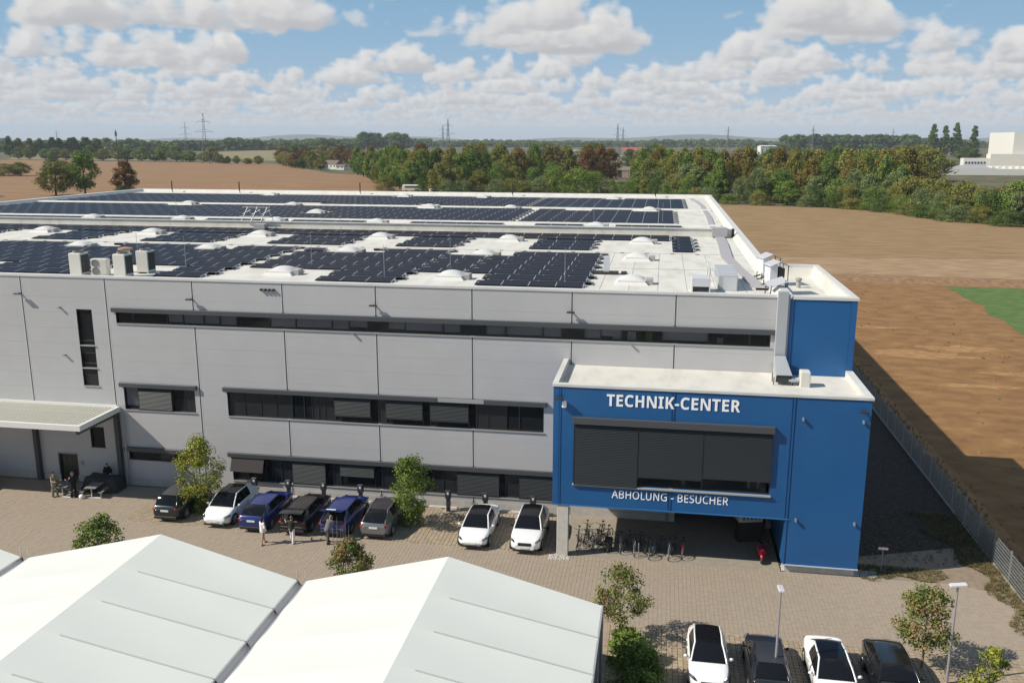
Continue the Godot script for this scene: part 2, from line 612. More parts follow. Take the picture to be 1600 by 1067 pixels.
func slat_blind(called: String, x0: float, x1: float, y0: float, y1: float, z: float, pitch: float, m: Material, parent: Node) -> MeshInstance3D:
	var st := new_st()
	var y := y1 - pitch
	while y > y0 + 0.03:
		var t := Transform3D(Basis.from_euler(Vector3(0.95, 0, 0)), Vector3((x0 + x1) / 2, y, z))
		box(st, Vector3(-(x1 - x0) / 2, -0.004, -pitch * 0.56), Vector3((x1 - x0) / 2, 0.004, pitch * 0.56), t)
		y -= pitch
	box(st, Vector3(x0, y0, z - 0.03), Vector3(x1, y0 + 0.05, z + 0.03))
	for x in [x0 - 0.02, x1 - 0.01]:
		box(st, Vector3(x, y0 - 0.02, z - 0.025), Vector3(x + 0.03, y1, z + 0.025))
	return obj(called, st, m, parent)

# a band of windows: opening, frame, panes, sill, blind box. panes: [x0, x1, kind]; kinds g open glass, c closed panel, d drawn curtain inside, b blind down, h blind part down, a awning
func window_band(x0: float, x1: float, sill: float, head: float, panes: Array, boxed := true, z := 0.0, box_lo := 0.0, box_hi := 0.0) -> void:
	var fm := mat("dark_frame", 0.020, 0.022, 0.025, 0.45)
	var glass := glass_mat()
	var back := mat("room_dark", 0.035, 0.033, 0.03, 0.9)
	var win := Node3D.new()
	win.name = numbered("window_band", hall)
	hall.add_child(win)
	var zf := z - 0.16
	# the room behind
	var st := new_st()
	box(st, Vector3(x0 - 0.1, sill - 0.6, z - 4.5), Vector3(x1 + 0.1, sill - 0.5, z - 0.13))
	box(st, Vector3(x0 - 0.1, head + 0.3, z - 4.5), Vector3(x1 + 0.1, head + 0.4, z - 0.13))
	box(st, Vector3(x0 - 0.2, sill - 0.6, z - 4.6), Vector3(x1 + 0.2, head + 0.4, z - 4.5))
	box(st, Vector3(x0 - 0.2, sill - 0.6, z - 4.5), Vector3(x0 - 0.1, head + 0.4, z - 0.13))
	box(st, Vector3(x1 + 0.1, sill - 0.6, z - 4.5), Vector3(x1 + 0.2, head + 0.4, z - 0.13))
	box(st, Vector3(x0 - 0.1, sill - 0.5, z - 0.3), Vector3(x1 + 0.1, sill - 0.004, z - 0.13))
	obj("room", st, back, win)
	# frame
	st = new_st()
	box(st, Vector3(x0, sill, zf - 0.04), Vector3(x1, sill + 0.07, zf + 0.04))
	box(st, Vector3(x0, head - 0.07, zf - 0.04), Vector3(x1, head, zf + 0.04))
	for p in panes:
		box(st, Vector3(p[0] - 0.035, sill + 0.07, zf - 0.045), Vector3(p[0] + 0.035, head - 0.07, zf + 0.05))
	box(st, Vector3(x1 - 0.07, sill + 0.07, zf - 0.045), Vector3(x1 - 0.002, head - 0.07, zf + 0.045))
	# reveals
	box(st, Vector3(x0 - 0.004, sill, z - 0.2), Vector3(x0 + 0.03, head, z - 0.002))
	box(st, Vector3(x1 - 0.03, sill, z - 0.2), Vector3(x1 + 0.004, head, z - 0.002))
	obj("frame", st, fm, win)
	bx("sill", Vector3(x0 - 0.05, sill - 0.05, z - 0.1), Vector3(x1 + 0.05, sill, z + 0.07), mat("sill_metal", 0.42, 0.42, 0.41, 0.4, 0.2), win)
	for p in panes:
		var a: float = p[0] + 0.035
		var b: float = p[1] - 0.035
		var kind: String = p[2]
		match kind:
			"g", "d", "h", "a":
				bx("pane", Vector3(a, sill + 0.07, zf - 0.008), Vector3(b, head - 0.07, zf + 0.008), glass, win)
			"c", "b":
				bx("panel", Vector3(a, sill + 0.07, zf - 0.02), Vector3(b, head - 0.07, zf + 0.015), mat("dark_glazing", 0.022, 0.025, 0.03, 0.25), win)
		if kind == "d":
			var k := rng.randf_range(0.0, 0.45)
			bx("roller_blind", Vector3(a, lerpf(sill + 0.1, head - 0.3, k * rng.randf()), zf - 0.09), Vector3(b, head - 0.08, zf - 0.08), mat("inner_blind", 0.55, 0.55, 0.6, 0.9), win)
		if kind == "b":
			slat_blind("slat_blind", p[0] + 0.02, p[1] - 0.02, sill + 0.02, head + 0.02, z + 0.05, 0.09, mat("slat_metal", 0.036, 0.041, 0.042, 0.5, 0.3), win)
		if kind == "h":
			slat_blind("slat_blind", p[0] + 0.02, p[1] - 0.02, lerpf(sill, head, p[3]), head + 0.02, z + 0.05, 0.09, mat("slat_metal", 0.036, 0.041, 0.042, 0.5, 0.3), win)
		if kind == "a":
			st = new_st()
			var t := Transform3D(Basis.from_euler(Vector3(-0.42, 0, 0)), Vector3(0, head, z + 0.06))
			box(st, Vector3(a, -1.05, -0.006), Vector3(b, 0, 0.006), t)
			for x in [a, b - 0.03]:
				tube(st, [Vector3(x + 0.015, head - 0.75, z + 0.0), Vector3(x + 0.015, head - 0.95, z + 0.48)], [0.015], 6)
			obj("awning_blind", st, mat("awning_cloth", 0.045, 0.04, 0.04, 0.9), win)
	if boxed:
		var lo := box_lo if box_lo > 0 else head - 0.06
		var hi := box_hi if box_hi > 0 else head + 0.24
		bx("blind_box", Vector3(x0 - 0.24, lo, z + 0.002), Vector3(x1 + 0.2, hi, z + 0.19), mat("box_metal", 0.075, 0.08, 0.088, 0.5, 0.2), win, 0.02)

func glass_mat() -> StandardMaterial3D:
	if mats.has("glass"):
		return mats["glass"]
	var m := mat("glass", 0.03, 0.035, 0.04, 0.04)
	m.transparency = BaseMaterial3D.TRANSPARENCY_ALPHA
	m.albedo_color.a = 0.35
	m.metallic_specular = 0.25
	return m

func chain(x0: float, edges: Array) -> Array:
	# [[x1, kind], ...] to [[x0, x1, kind], ...]
	var out := []
	var x := x0
	for e in edges:
		var r := [x, e[0], e[1]]
		if e.size() > 2:
			r.append(e[2])
		out.append(r)
		x = e[0]
	return out

func building() -> void:
	hall = thing("technical_hall", "long grey panelled industrial hall with flat white roof and a blue entrance block", "building")
	var grey := mottled("wall_coating", [[0.445, 0.44, 0.445], [0.465, 0.46, 0.465]], Vector3.ONE * 0.07, 0.45, 0.02, 14, 3, 256)
	var joint := mat("joint_strip", 0.62, 0.62, 0.62, 0.4)
	var dark := mat("joint_shadow", 0.16, 0.16, 0.165, 0.8)
	# openings of the facade
	var upper := [6.85, 49.35, 11.52, 12.35]
	var middle := [14.45, 35.82, 5.42, 7.2]
	var lower := [14.48, 37.2, 0.86, 2.62]
	var left_mid := [6.9, 12.12, 5.5, 7.18]
	var left_low := [6.85, 12.1, 1.88, 2.58]
	var slit := [3.95, 5.1, 7.06, 12.38]
	var small := [4.03, 5.1, 2.6, 4.1]
	var door := [1.42, 2.78, 0.0, 2.05]
	var gate := [44.2, 49.8, 0.0, 3.1]
	var holes := [upper, middle, lower, left_mid, left_low, slit, small, door, gate]
	# panels: bays of 6.25 m, courses about a metre high, fine recessed joints over a backing
	var courses := [0.46]
	while courses[-1] < 13.2:
		courses.append(courses[-1] + 1.06)
	courses[-1] = TOP - 0.14
	for k in range(-3, 8):
		var x0 := k * BAY + 0.11
		var x1 := minf((k + 1) * BAY - 0.11, 49.9)
		for c in courses.size() - 1:
			wall_piece(x0, x1, courses[c] + 0.0025, courses[c + 1] - 0.0025, holes, grey)
		wall_piece(x0 - 0.22, x1 + 0.22, 0.0, 0.45, holes, mottled("plinth_concrete", [[0.42, 0.40, 0.365], [0.50, 0.48, 0.445]], Vector3.ONE * 0.2, 0.85, 0.03, 4, 4, 256), 0.03, "plinth")
	for k in range(-3, 8):
		var x := k * BAY
		for r in [[0.46, TOP - 0.14]]:
			var segs := [r]
			for h in holes:
				if x > h[0] - 0.2 and x < h[1] + 0.2:
					var nx := []
					for s in segs:
						if h[3] <= s[0] or h[2] >= s[1]:
							nx.append(s)
						else:
							if h[2] > s[0]:
								nx.append([s[0], h[2] - 0.05])
							if h[3] < s[1]:
								nx.append([h[3] + (0.26 if h != door else 0.0), s[1]])
					segs = nx
			for s in segs:
				var st := new_st()
				bx("joint_groove", Vector3(x - 0.054, s[0], -0.12), Vector3(x + 0.054, s[1], -0.02), dark, hall)
				box(st, Vector3(x - 0.10, s[0], -0.12), Vector3(x - 0.055, s[1], 0.006))
				box(st, Vector3(x + 0.055, s[0], -0.12), Vector3(x + 0.10, s[1], 0.006))
				obj("joint_strip", st, joint, hall)
	# the backing of the facade: solid wall with the same openings, so that no light gets in
	var st := new_st()
	var keep := "backing_wall"
	for r in [[-20.0, 50.4]]:
		wall_piece(r[0], r[1], 0.0, TOP - 0.2, holes, dark, -0.124, keep)
	# other sides and roof deck
	bx("side_wall", Vector3(50.2, 0, -100), Vector3(50.5, TOP - 0.14, -0.25), grey, hall)
	bx("back_wall", Vector3(-52, 0, -100.02), Vector3(50.19, TOP - 0.14, -99.7), grey, hall)
	bx("left_wall", Vector3(-52, 0, -99.69), Vector3(-51.7, TOP - 0.14, -0.25), grey, hall)
	bx("front_wall", Vector3(-51.7, 0, -0.37), Vector3(-20, TOP - 0.14, -0.02), grey, hall)
	var membrane := mottled("roof_membrane", [[0.52, 0.505, 0.45], [0.60, 0.585, 0.53], [0.63, 0.62, 0.57]], Vector3(0.05, 0.05, 0.02), 0.7, 0.02, 21, 5, 512)
	bx("roof_deck", Vector3(-51.7, 13.9, -99.7), Vector3(50.2, 14.2, -0.25), membrane, hall)
	var cap := mottled("coping_metal", [[0.54, 0.54, 0.51], [0.61, 0.61, 0.585]], Vector3.ONE * 0.1, 0.5, 0.02, 8, 3, 256)
	bx("parapet", Vector3(-52, TOP - 0.14, -0.40), Vector3(49.55, TOP, 0.05), cap, hall)
	bx("parapet", Vector3(-52, TOP - 0.14, -100.2), Vector3(50.6, TOP, -99.3), cap, hall)
	bx("parapet", Vector3(50.02, TOP - 0.14, -99.3), Vector3(50.6, TOP, -14.2), cap, hall)
	bx("parapet", Vector3(50.02, TOP - 0.14, -14.2), Vector3(50.5, TOP, -0.4), cap, hall)
	bx("parapet", Vector3(-52.3, TOP - 0.14, -99.3), Vector3(-51.4, TOP, -0.4), cap, hall)
	st = new_st()
	quad(st, Vector3(-51.4, 14.2, -0.55), Vector3(49.6, 14.2, -0.55), Vector3(49.6, TOP - 0.02, -0.38), Vector3(-51.4, TOP - 0.02, -0.38))
	quad(st, Vector3(49.55, 14.2, -0.5), Vector3(49.55, 14.2, -99.3), Vector3(50.03, TOP - 0.02, -99.3), Vector3(50.03, TOP - 0.02, -0.5))
	quad(st, Vector3(-51.4, 14.2, -98.9), Vector3(-51.4, TOP - 0.02, -99.3), Vector3(50.0, TOP - 0.02, -99.3), Vector3(50.0, 14.2, -98.9))
	quad(st, Vector3(-50.9, 14.2, -0.5), Vector3(-51.4, TOP - 0.02, -0.5), Vector3(-51.4, TOP - 0.02, -99.3), Vector3(-50.9, 14.2, -99.3))
	obj("upstand", st, membrane, hall)
	# seams and the drains between the roof sections
	st = new_st()
	for z in [-13.1, -22.5, -47.6, -71.0]:
		box(st, Vector3(-50.5, 14.2, z - 0.02), Vector3(49.5, 14.216, z + 0.05))
	var x := 38.9
	while x < 49:
		box(st, Vector3(x, 14.2, -22.3), Vector3(x + 0.03, 14.21, -0.6))
		x += 1.85
	obj("roof_seam", st, mat("seam", 0.30, 0.29, 0.27, 0.8), hall)
	for z in [-22.3, -47.5, -70.8]:
		x = -48.0
		while x < 49:
			var d := bx("roof_drain", Vector3(x, 14.2, z - 0.12), Vector3(x + 0.3, 14.24, z + 0.12), mat("drain", 0.09, 0.08, 0.075, 0.7), hall)
			d.rotation.y = 0.0
			x += 2.08
	for z in [-47.4, -70.3]:
		bx("roof_ridge", Vector3(-51, 14.2, z - 1.0), Vector3(49.4, 14.42, z + 0.7), membrane, hall, 0.2)
	# the fire wall across the roof
	bx("fire_wall", Vector3(-51.4, 14.2, -36.75), Vector3(49.5, 15.0, -36.4), membrane, hall)
	bx("fire_wall_coping", Vector3(-51.4, 15.0, -36.85), Vector3(49.5, 15.06, -36.3), cap, hall)
	bx("fire_wall_end", Vector3(49.51, 14.25, -36.85), Vector3(49.75, 15.06, -36.3), mat("end_black", 0.02, 0.02, 0.02), hall)

	# window bands
	var up := chain(6.85, [[8.05, "g"], [10.5, "g"], [11.63, "d"], [13.1, "d"], [14.23, "d"], [15.44, "d"], [17.74, "g"], [19.52, "d"], [21.98, "d"], [23.13, "d"], [24.38, "d"], [25.7, "g"], [26.85, "d"], [29.33, "d"], [30.45, "d"], [32.1, "g"], [33.34, "d"], [35.69, "d"], [36.85, "d"], [38.27, "g"], [39.28, "d"], [40.55, "d"], [43.02, "g"], [45.71, "d"], [48.15, "g"], [49.35, "g"]])
	window_band(6.85, 49.35, 11.52, 12.35, up)
	var mid := chain(14.45, [[15.6, "c"], [16.76, "c"], [17.85, "c"], [18.96, "c"], [19.81, "g"], [20.36, "g"], [20.8, "c"], [21.25, "c"], [21.95, "c"], [24.43, "h", 0.22], [24.92, "g"], [25.45, "c"], [27.93, "h", 0.22], [28.42, "g"], [30.96, "h", 0.22], [31.44, "g"], [32.2, "c"], [33.4, "c"], [34.23, "g"], [35.82, "g"]])
	window_band(14.45, 35.82, 5.42, 7.2, mid)
	var low := chain(14.48, [[16.88, "a"], [17.3, "g"], [17.98, "c"], [18.8, "c"], [21.15, "b"], [21.63, "g"], [22.15, "c"], [24.54, "h", 0.45], [25.05, "g"], [27.0, "c"], [28.5, "g"], [29.2, "c"], [30.15, "c"], [32.95, "b"], [33.35, "g"], [34.25, "c"], [37.2, "b"]])
	window_band(14.48, 37.2, 0.86, 2.62, low)
	window_band(6.9, 12.12, 5.5, 7.18, chain(6.9, [[7.98, "d"], [10.44, "b"], [11.29, "g"], [12.12, "c"]]))
	window_band(6.85, 12.1, 1.88, 2.58, chain(6.85, [[9.1, "g"], [10.2, "c"], [12.1, "g"]]))
	window_band(4.03, 5.1, 2.6, 4.1, [[4.03, 5.1, "g"]], false)
	# the tall slit window: three panes one above the other
	window_band(3.95, 5.1, 9.9, 12.38, [[3.95, 5.1, "g"]], false)
	window_band(3.95, 5.1, 8.32, 9.84, [[3.95, 5.1, "g"]], false)
	window_band(3.95, 5.1, 7.06, 8.26, [[3.95, 5.1, "c"]], false)
	# a pale replaced length of blind box
	bx("pale_box_cover", Vector3(29.0, 7.18, 0.192), Vector3(32.0, 7.45, 0.21), mat("pale_box", 0.33, 0.33, 0.33, 0.5), hall)
	# things one sees inside the upper windows
	for q in [[40.0, 0.5, 0.55, [0.6, 0.6, 0.62]], [40.9, 0.5, 0.5, [0.25, 0.3, 0.2]], [42.0, 0.4, 0.5, [0.16, 0.35, 0.02]], [46.3, 0.35, 0.3, [0.5, 0.5, 0.48]]]:
		bx("interior_box", Vector3(q[0], 11.52, -0.6), Vector3(q[0] + q[1], 11.55 + q[2], -0.45), mat("inside_%d" % int(q[0]), q[3][0], q[3][1], q[3][2], 0.8), hall)
	# door under the canopy
	var d := bx("door", Vector3(1.5, 0.05, -0.2), Vector3(2.7, 1.98, -0.14), mat("door_dark", 0.03, 0.03, 0.03, 0.5), hall)
	for k in 3:
		bx("glazing", Vector3(1.62 + k * 0.36, 0.3, -0.138), Vector3(1.9 + k * 0.36, 1.8, -0.13), mat("dark_glazing", 0.022, 0.025, 0.03, 0.25), d)
	bx("door_frame", Vector3(1.36, 2.0, -0.13), Vector3(2.84, 2.1, 0.04), mat("pale_box", 0.33, 0.33, 0.33), hall)
	bx("door_frame", Vector3(1.36, 0, -0.23), Vector3(1.5, 2.0, 0.02), mat("dark_frame", 0.02, 0.022, 0.025), hall)
	bx("door_frame", Vector3(2.7, 0, -0.23), Vector3(2.84, 2.0, 0.02), mats["dark_frame"], hall)
	bx("bell_box", Vector3(3.05, 1.25, 0.002), Vector3(3.25, 1.55, 0.08), mat("pale_box", 0.33, 0.33, 0.33), hall, 0.01)
	# canopy over the yard door
	var can := mottled("canopy_sheet", [[0.50, 0.50, 0.43], [0.58, 0.57, 0.50]], Vector3.ONE * 0.2, 0.6, 0.03, 33, 3, 256)
	st = new_st()
	x = -24.0
	while x < 6.2:
		box(st, Vector3(x, 5.56, 0.12), Vector3(x + 0.12, 5.62, 4.25))
		x += 0.25
	box(st, Vector3(-24, 5.48, 0.06), Vector3(6.35, 5.56, 4.3))
	var c := obj("canopy", st, can, hall)
	var white := mat("white_trim", 0.72, 0.71, 0.67, 0.5)
	bx("fascia", Vector3(-24, 5.34, 4.3), Vector3(6.55, 5.7, 4.5), white, c)
	bx("fascia", Vector3(6.35, 5.34, 0.06), Vector3(6.55, 5.7, 4.299), white, c)
	bx("wall_flashing", Vector3(-24, 5.57, 0.03), Vector3(6.34, 5.78, 0.11), white, c)
	var under := mat("canopy_under", 0.10, 0.085, 0.075, 0.8)
	for k in 6:
		bx("beam", Vector3(6.0 - k * 6.25, 5.0, 0.04), Vector3(6.2 - k * 6.25, 5.479, 4.2), under, c)
	# steel posts and rain pipes beside the canopy
	for q in [[-0.02, 5.0], [6.32, 5.3]]:
		bx("steel_post", Vector3(q[0] - 0.19, 0, 0.04), Vector3(q[0] + 0.1, q[1] - 0.02, 0.36), mat("post_dark", 0.06, 0.06, 0.065, 0.6), hall)
	st = new_st()
	tube(st, [Vector3(6.78, 5.3, 0.2), Vector3(6.78, 1.0, 0.2), Vector3(6.72, 0.6, 0.3), Vector3(6.72, 0.0, 0.3)], [0.06], 8)
	obj("rain_pipe", st, mat("zinc", 0.33, 0.34, 0.35, 0.45, 0.4), hall)
	# lights and vents on the wall
	for q in [[-0.1, 13.36], [12.42, 13.34], [24.92, 13.32], [37.45, 13.3]]:
		wall_light(q[0], q[1], 0.0)
	for q in [[2.77, 12.47], [2.78, 9.17], [23.45, 11.4], [41.12, 11.4]]:
		bx("overflow_spout", Vector3(q[0] - 0.06, q[1] - 0.05, 0.0), Vector3(q[0] + 0.06, q[1] + 0.05, 0.2), mat("zinc", 0.33, 0.34, 0.35, 0.45, 0.4), hall)
	for k in 4:
		bx("wall_sensor", Vector3(17.3 + k * 0.28, 14.02, 0.0), Vector3(17.42 + k * 0.28, 14.16, 0.16), mat("dark_frame", 0.02, 0.022, 0.025), hall)
	entrance()
	tower()

func wall_light(x: float, y: float, z: float) -> void:
	var st := new_st()
	box(st, Vector3(x - 0.05, y - 0.03, z), Vector3(x + 0.05, y + 0.03, z + 0.2))
	cbox(st, Vector3(x - 0.24, y - 0.04, z + 0.2), Vector3(x + 0.24, y + 0.05, z + 0.42), 0.02)
	obj("wall_light", st, mat("fitting_dark", 0.03, 0.03, 0.035, 0.5), hall)

func blue_mat() -> StandardMaterial3D:
	return mottled("blue_coating", [[0.011, 0.094, 0.26], [0.013, 0.104, 0.28]], Vector3.ONE * 0.05, 0.38, 0.02, 19, 3, 256)

func letters(text: String, x0: float, x1: float, y: float, cap_h: float, z: float, weight: int) -> void:
	var font := SystemFont.new()
	font.font_names = PackedStringArray(["Droid Sans"])
	font.font_weight = weight
	var size := 64
	var total := font.get_string_size(text, HORIZONTAL_ALIGNMENT_LEFT, -1, size).x
	var px := cap_h / (0.714 * size)
	var squeeze := (x1 - x0) / (total * px)
	var white := mat("letter_white", 0.93, 0.93, 0.93, 0.4)
	var pen := 0.0
	for i in text.length():
		var ch := text[i]
		var w := font.get_string_size(ch, HORIZONTAL_ALIGNMENT_LEFT, -1, size).x
		if ch != " ":
			var t := TextMesh.new()
			t.font = font
			t.text = ch
			t.font_size = size
			t.pixel_size = px
			t.depth = 0.025
			t.horizontal_alignment = HORIZONTAL_ALIGNMENT_LEFT
			t.vertical_alignment = VERTICAL_ALIGNMENT_BOTTOM
			var o := put("letter", t, white, hall)
			o.scale = Vector3(squeeze, 1, 1)
			o.position = Vector3(x0 + pen * px * squeeze, y, z + 0.016)
		pen += w

func entrance() -> void:
	var blue := blue_mat()
	var zf := 6.0
	var win := [38.3, 49.1, 4.56, 8.2]
	# front in three fields between vertical joints, cut by the big window; each field is a panel
	for r in [[37.12, 37.44], [37.58, 43.64], [43.86, 49.98]]:
		wall_piece(r[0], r[1], 3.26, 10.2, [win], blue, zf, "blue_panel")
	wall_piece(50.2, 54.02, 0.56, 10.2, [], blue, zf, "blue_panel")
	for x in [37.51, 43.75, 50.09]:
		var segs := [[3.26, 4.5], [8.55, 10.2]] if x > 40 and x < 45 else [[3.26 if x < 50 else 0.56, 10.2]]
		for s in segs:
			var st := new_st()
			box(st, Vector3(x - 0.10, s[0], zf - 0.12), Vector3(x + 0.10, s[1], zf - 0.03))
			box(st, Vector3(x - 0.035, s[0], zf - 0.03), Vector3(x + 0.035, s[1], zf + 0.025))
			obj("blue_joint", st, blue, hall)
	bx("blue_backing", Vector3(37.2, 3.3, zf - 0.3), Vector3(38.29, 10.15, zf - 0.125), blue, hall)
	bx("blue_backing", Vector3(49.11, 3.3, zf - 0.3), Vector3(50.0, 10.15, zf - 0.125), blue, hall)
	bx("blue_backing", Vector3(38.3, 8.21, zf - 0.3), Vector3(49.1, 10.15, zf - 0.125), blue, hall)
	bx("blue_backing", Vector3(38.3, 3.3, zf - 0.3), Vector3(49.1, 4.55, zf - 0.125), blue, hall)
	# sides, floor, lower edge
	bx("blue_side", Vector3(37.12, 3.26, 0.03), Vector3(37.3, 10.2, zf - 0.31), blue, hall)
	bx("blue_side", Vector3(53.84, 0.56, 0.0), Vector3(54.02, 10.2, zf - 0.13), blue, hall)
	bx("blue_side", Vector3(50.0, 0.56, 0.03), Vector3(50.18, 3.25, zf - 0.13), blue, hall)
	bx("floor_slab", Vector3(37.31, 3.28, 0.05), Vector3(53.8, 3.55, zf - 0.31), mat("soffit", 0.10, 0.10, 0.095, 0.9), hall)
	bx("lower_edge", Vector3(37.1, 3.19, zf - 0.15), Vector3(50.2, 3.255, zf + 0.05), mat("blue_edge", 0.03, 0.14, 0.33, 0.35), hall)
	bx("lower_edge", Vector3(50.0, 0.5, zf - 0.15), Vector3(54.05, 0.555, zf + 0.05), mat("edge_pale", 0.45, 0.55, 0.66, 0.4), hall)
	bx("plinth", Vector3(50.2, 0.0, 0.1), Vector3(53.9, 0.499, zf - 0.2), mats["plinth_concrete"], hall)
	# the roof of the block
	var membrane: Material = mats["roof_membrane"]
	var cap: Material = mats["coping_metal"]
	bx("block_roof", Vector3(37.3, 9.7, 0.0), Vector3(53.83, 9.95, zf - 0.3), membrane, hall)
	bx("block_parapet", Vector3(37.05, 10.2, zf - 0.34), Vector3(54.1, 10.34, zf + 0.06), cap, hall)
	bx("block_parapet", Vector3(37.05, 10.2, 0.03), Vector3(37.35, 10.34, zf - 0.341), cap, hall)
	bx("block_parapet", Vector3(53.7, 10.2, 0.03), Vector3(54.1, 10.34, zf - 0.341), cap, hall)
	bx("upstand", Vector3(37.31, 9.951, 0.03), Vector3(37.37, 10.199, zf - 0.35), membrane, hall)
	bx("upstand", Vector3(53.7, 9.951, 0.03), Vector3(53.83, 10.199, zf - 0.35), membrane, hall)
	bx("upstand", Vector3(37.38, 9.951, zf - 0.4), Vector3(53.69, 10.199, zf - 0.31), membrane, hall)
	# window with its three slat blinds; the middle and right ones stop short
	var fm: Material = mats["dark_frame"]
	var node := Node3D.new()
	node.name = "showroom_window"
	hall.add_child(node)
	var st := new_st()
	box(st, Vector3(38.3, 4.5, 1.2), Vector3(49.1, 4.55, zf - 0.31))
	box(st, Vector3(38.2, 4.4, 1.1), Vector3(49.2, 8.4, 1.2))
	box(st, Vector3(38.2, 8.25, 1.2), Vector3(49.2, 8.35, zf - 0.31))
	box(st, Vector3(38.2, 4.5, 1.2), Vector3(38.29, 8.25, zf - 0.31))
	box(st, Vector3(49.11, 4.5, 1.2), Vector3(49.2, 8.25, zf - 0.31))
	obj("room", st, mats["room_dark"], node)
	st = new_st()
	for x in [38.3, 41.86, 45.4, 49.03]:
		box(st, Vector3(x, 4.6, zf - 0.22), Vector3(x + 0.07, 8.2, zf - 0.12))
	box(st, Vector3(38.3, 4.56, zf - 0.22), Vector3(49.1, 4.63, zf - 0.12))
	box(st, Vector3(38.3, 8.13, zf - 0.22), Vector3(49.1, 8.2, zf - 0.12))
	obj("frame", st, fm, node)
	for k in 3:
		bx("pane", Vector3(38.37 + k * 3.55, 4.63, zf - 0.18), Vector3(41.8 + k * 3.55, 8.13, zf - 0.165), glass_mat(), node)
	bx("sill", Vector3(38.25, 4.47, zf - 0.1), Vector3(49.15, 4.555, zf + 0.14), mats["sill_metal"], node)
	bx("blind_box", Vector3(38.22, 8.14, zf + 0.003), Vector3(49.16, 8.52, zf + 0.26), mats["box_metal"], node, 0.02)
	var sm := mat("slat_metal", 0.036, 0.041, 0.042, 0.5, 0.3)
	slat_blind("slat_blind", 38.36, 41.86, 4.5, 8.16, zf + 0.12, 0.092, sm, node)
	slat_blind("slat_blind", 41.93, 45.4, 5.17, 8.16, zf + 0.12, 0.092, sm, node)
	slat_blind("slat_blind", 45.47, 49.05, 5.33, 8.16, zf + 0.12, 0.092, sm, node)
	for q in [[44.4, 0.5], [48.0, 0.9], [48.5, 0.5]]:
		bx("interior_chair", Vector3(q[0], 4.56, zf - 1.0), Vector3(q[0] + 0.12, 4.6 + q[1], zf - 0.9), mat("inside_white", 0.55, 0.55, 0.53), node)
	bx("interior_desk", Vector3(47.4, 5.02, zf - 1.5), Vector3(48.9, 5.08, zf - 0.8), mats["inside_white"], node)
	letters("TECHNIK-CENTER", 40.07, 47.25, 8.98, 0.66, zf, 700)
	letters("ABHOLUNG - BESUCHER", 40.5, 46.9, 3.66, 0.46, zf, 400)
	# spouts, lamps, camera
	for q in [[50.57, 9.01], [53.64, 9.01], [50.57, 3.23], [53.64, 3.23]]:
		bx("overflow_spout", Vector3(q[0] - 0.04, q[1] - 0.08, zf), Vector3(q[0] + 0.04, q[1] + 0.08, zf + 0.2), mats["zinc"], hall)
	wall_light(37.46, 9.6, zf)
	wall_light(53.6, 9.62, zf)
	st = new_st()
	cbox(st, Vector3(37.62, 9.05, zf + 0.003), Vector3(37.88, 9.4, zf + 0.22), 0.05)
	obj("camera_housing", st, mat("letter_white", 0.93, 0.93, 0.93), hall)
	# concrete column and the open ground floor
	bx("concrete_column", Vector3(37.4, 0.0, 5.5), Vector3(38.05, 3.18, 6.0), mottled("column_concrete", [[0.50, 0.48, 0.43], [0.58, 0.56, 0.51]], Vector3.ONE * 0.3, 0.9, 0.03, 12, 4, 256), hall, 0.02)
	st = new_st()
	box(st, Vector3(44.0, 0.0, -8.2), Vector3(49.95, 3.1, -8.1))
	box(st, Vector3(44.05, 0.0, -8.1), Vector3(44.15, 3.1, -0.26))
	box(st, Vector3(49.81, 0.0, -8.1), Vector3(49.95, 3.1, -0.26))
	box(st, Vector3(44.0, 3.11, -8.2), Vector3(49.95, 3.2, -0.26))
	obj("loading_bay", st, mat("bay_dark", 0.022, 0.022, 0.021, 0.9), hall)  # near-black inside, with the deep shade put into the colour
	bx("wall_rail", Vector3(38.2, 1.02, 0.0), Vector3(44.1, 1.1, 0.06), mat("rail_brown", 0.10, 0.09, 0.08), hall)

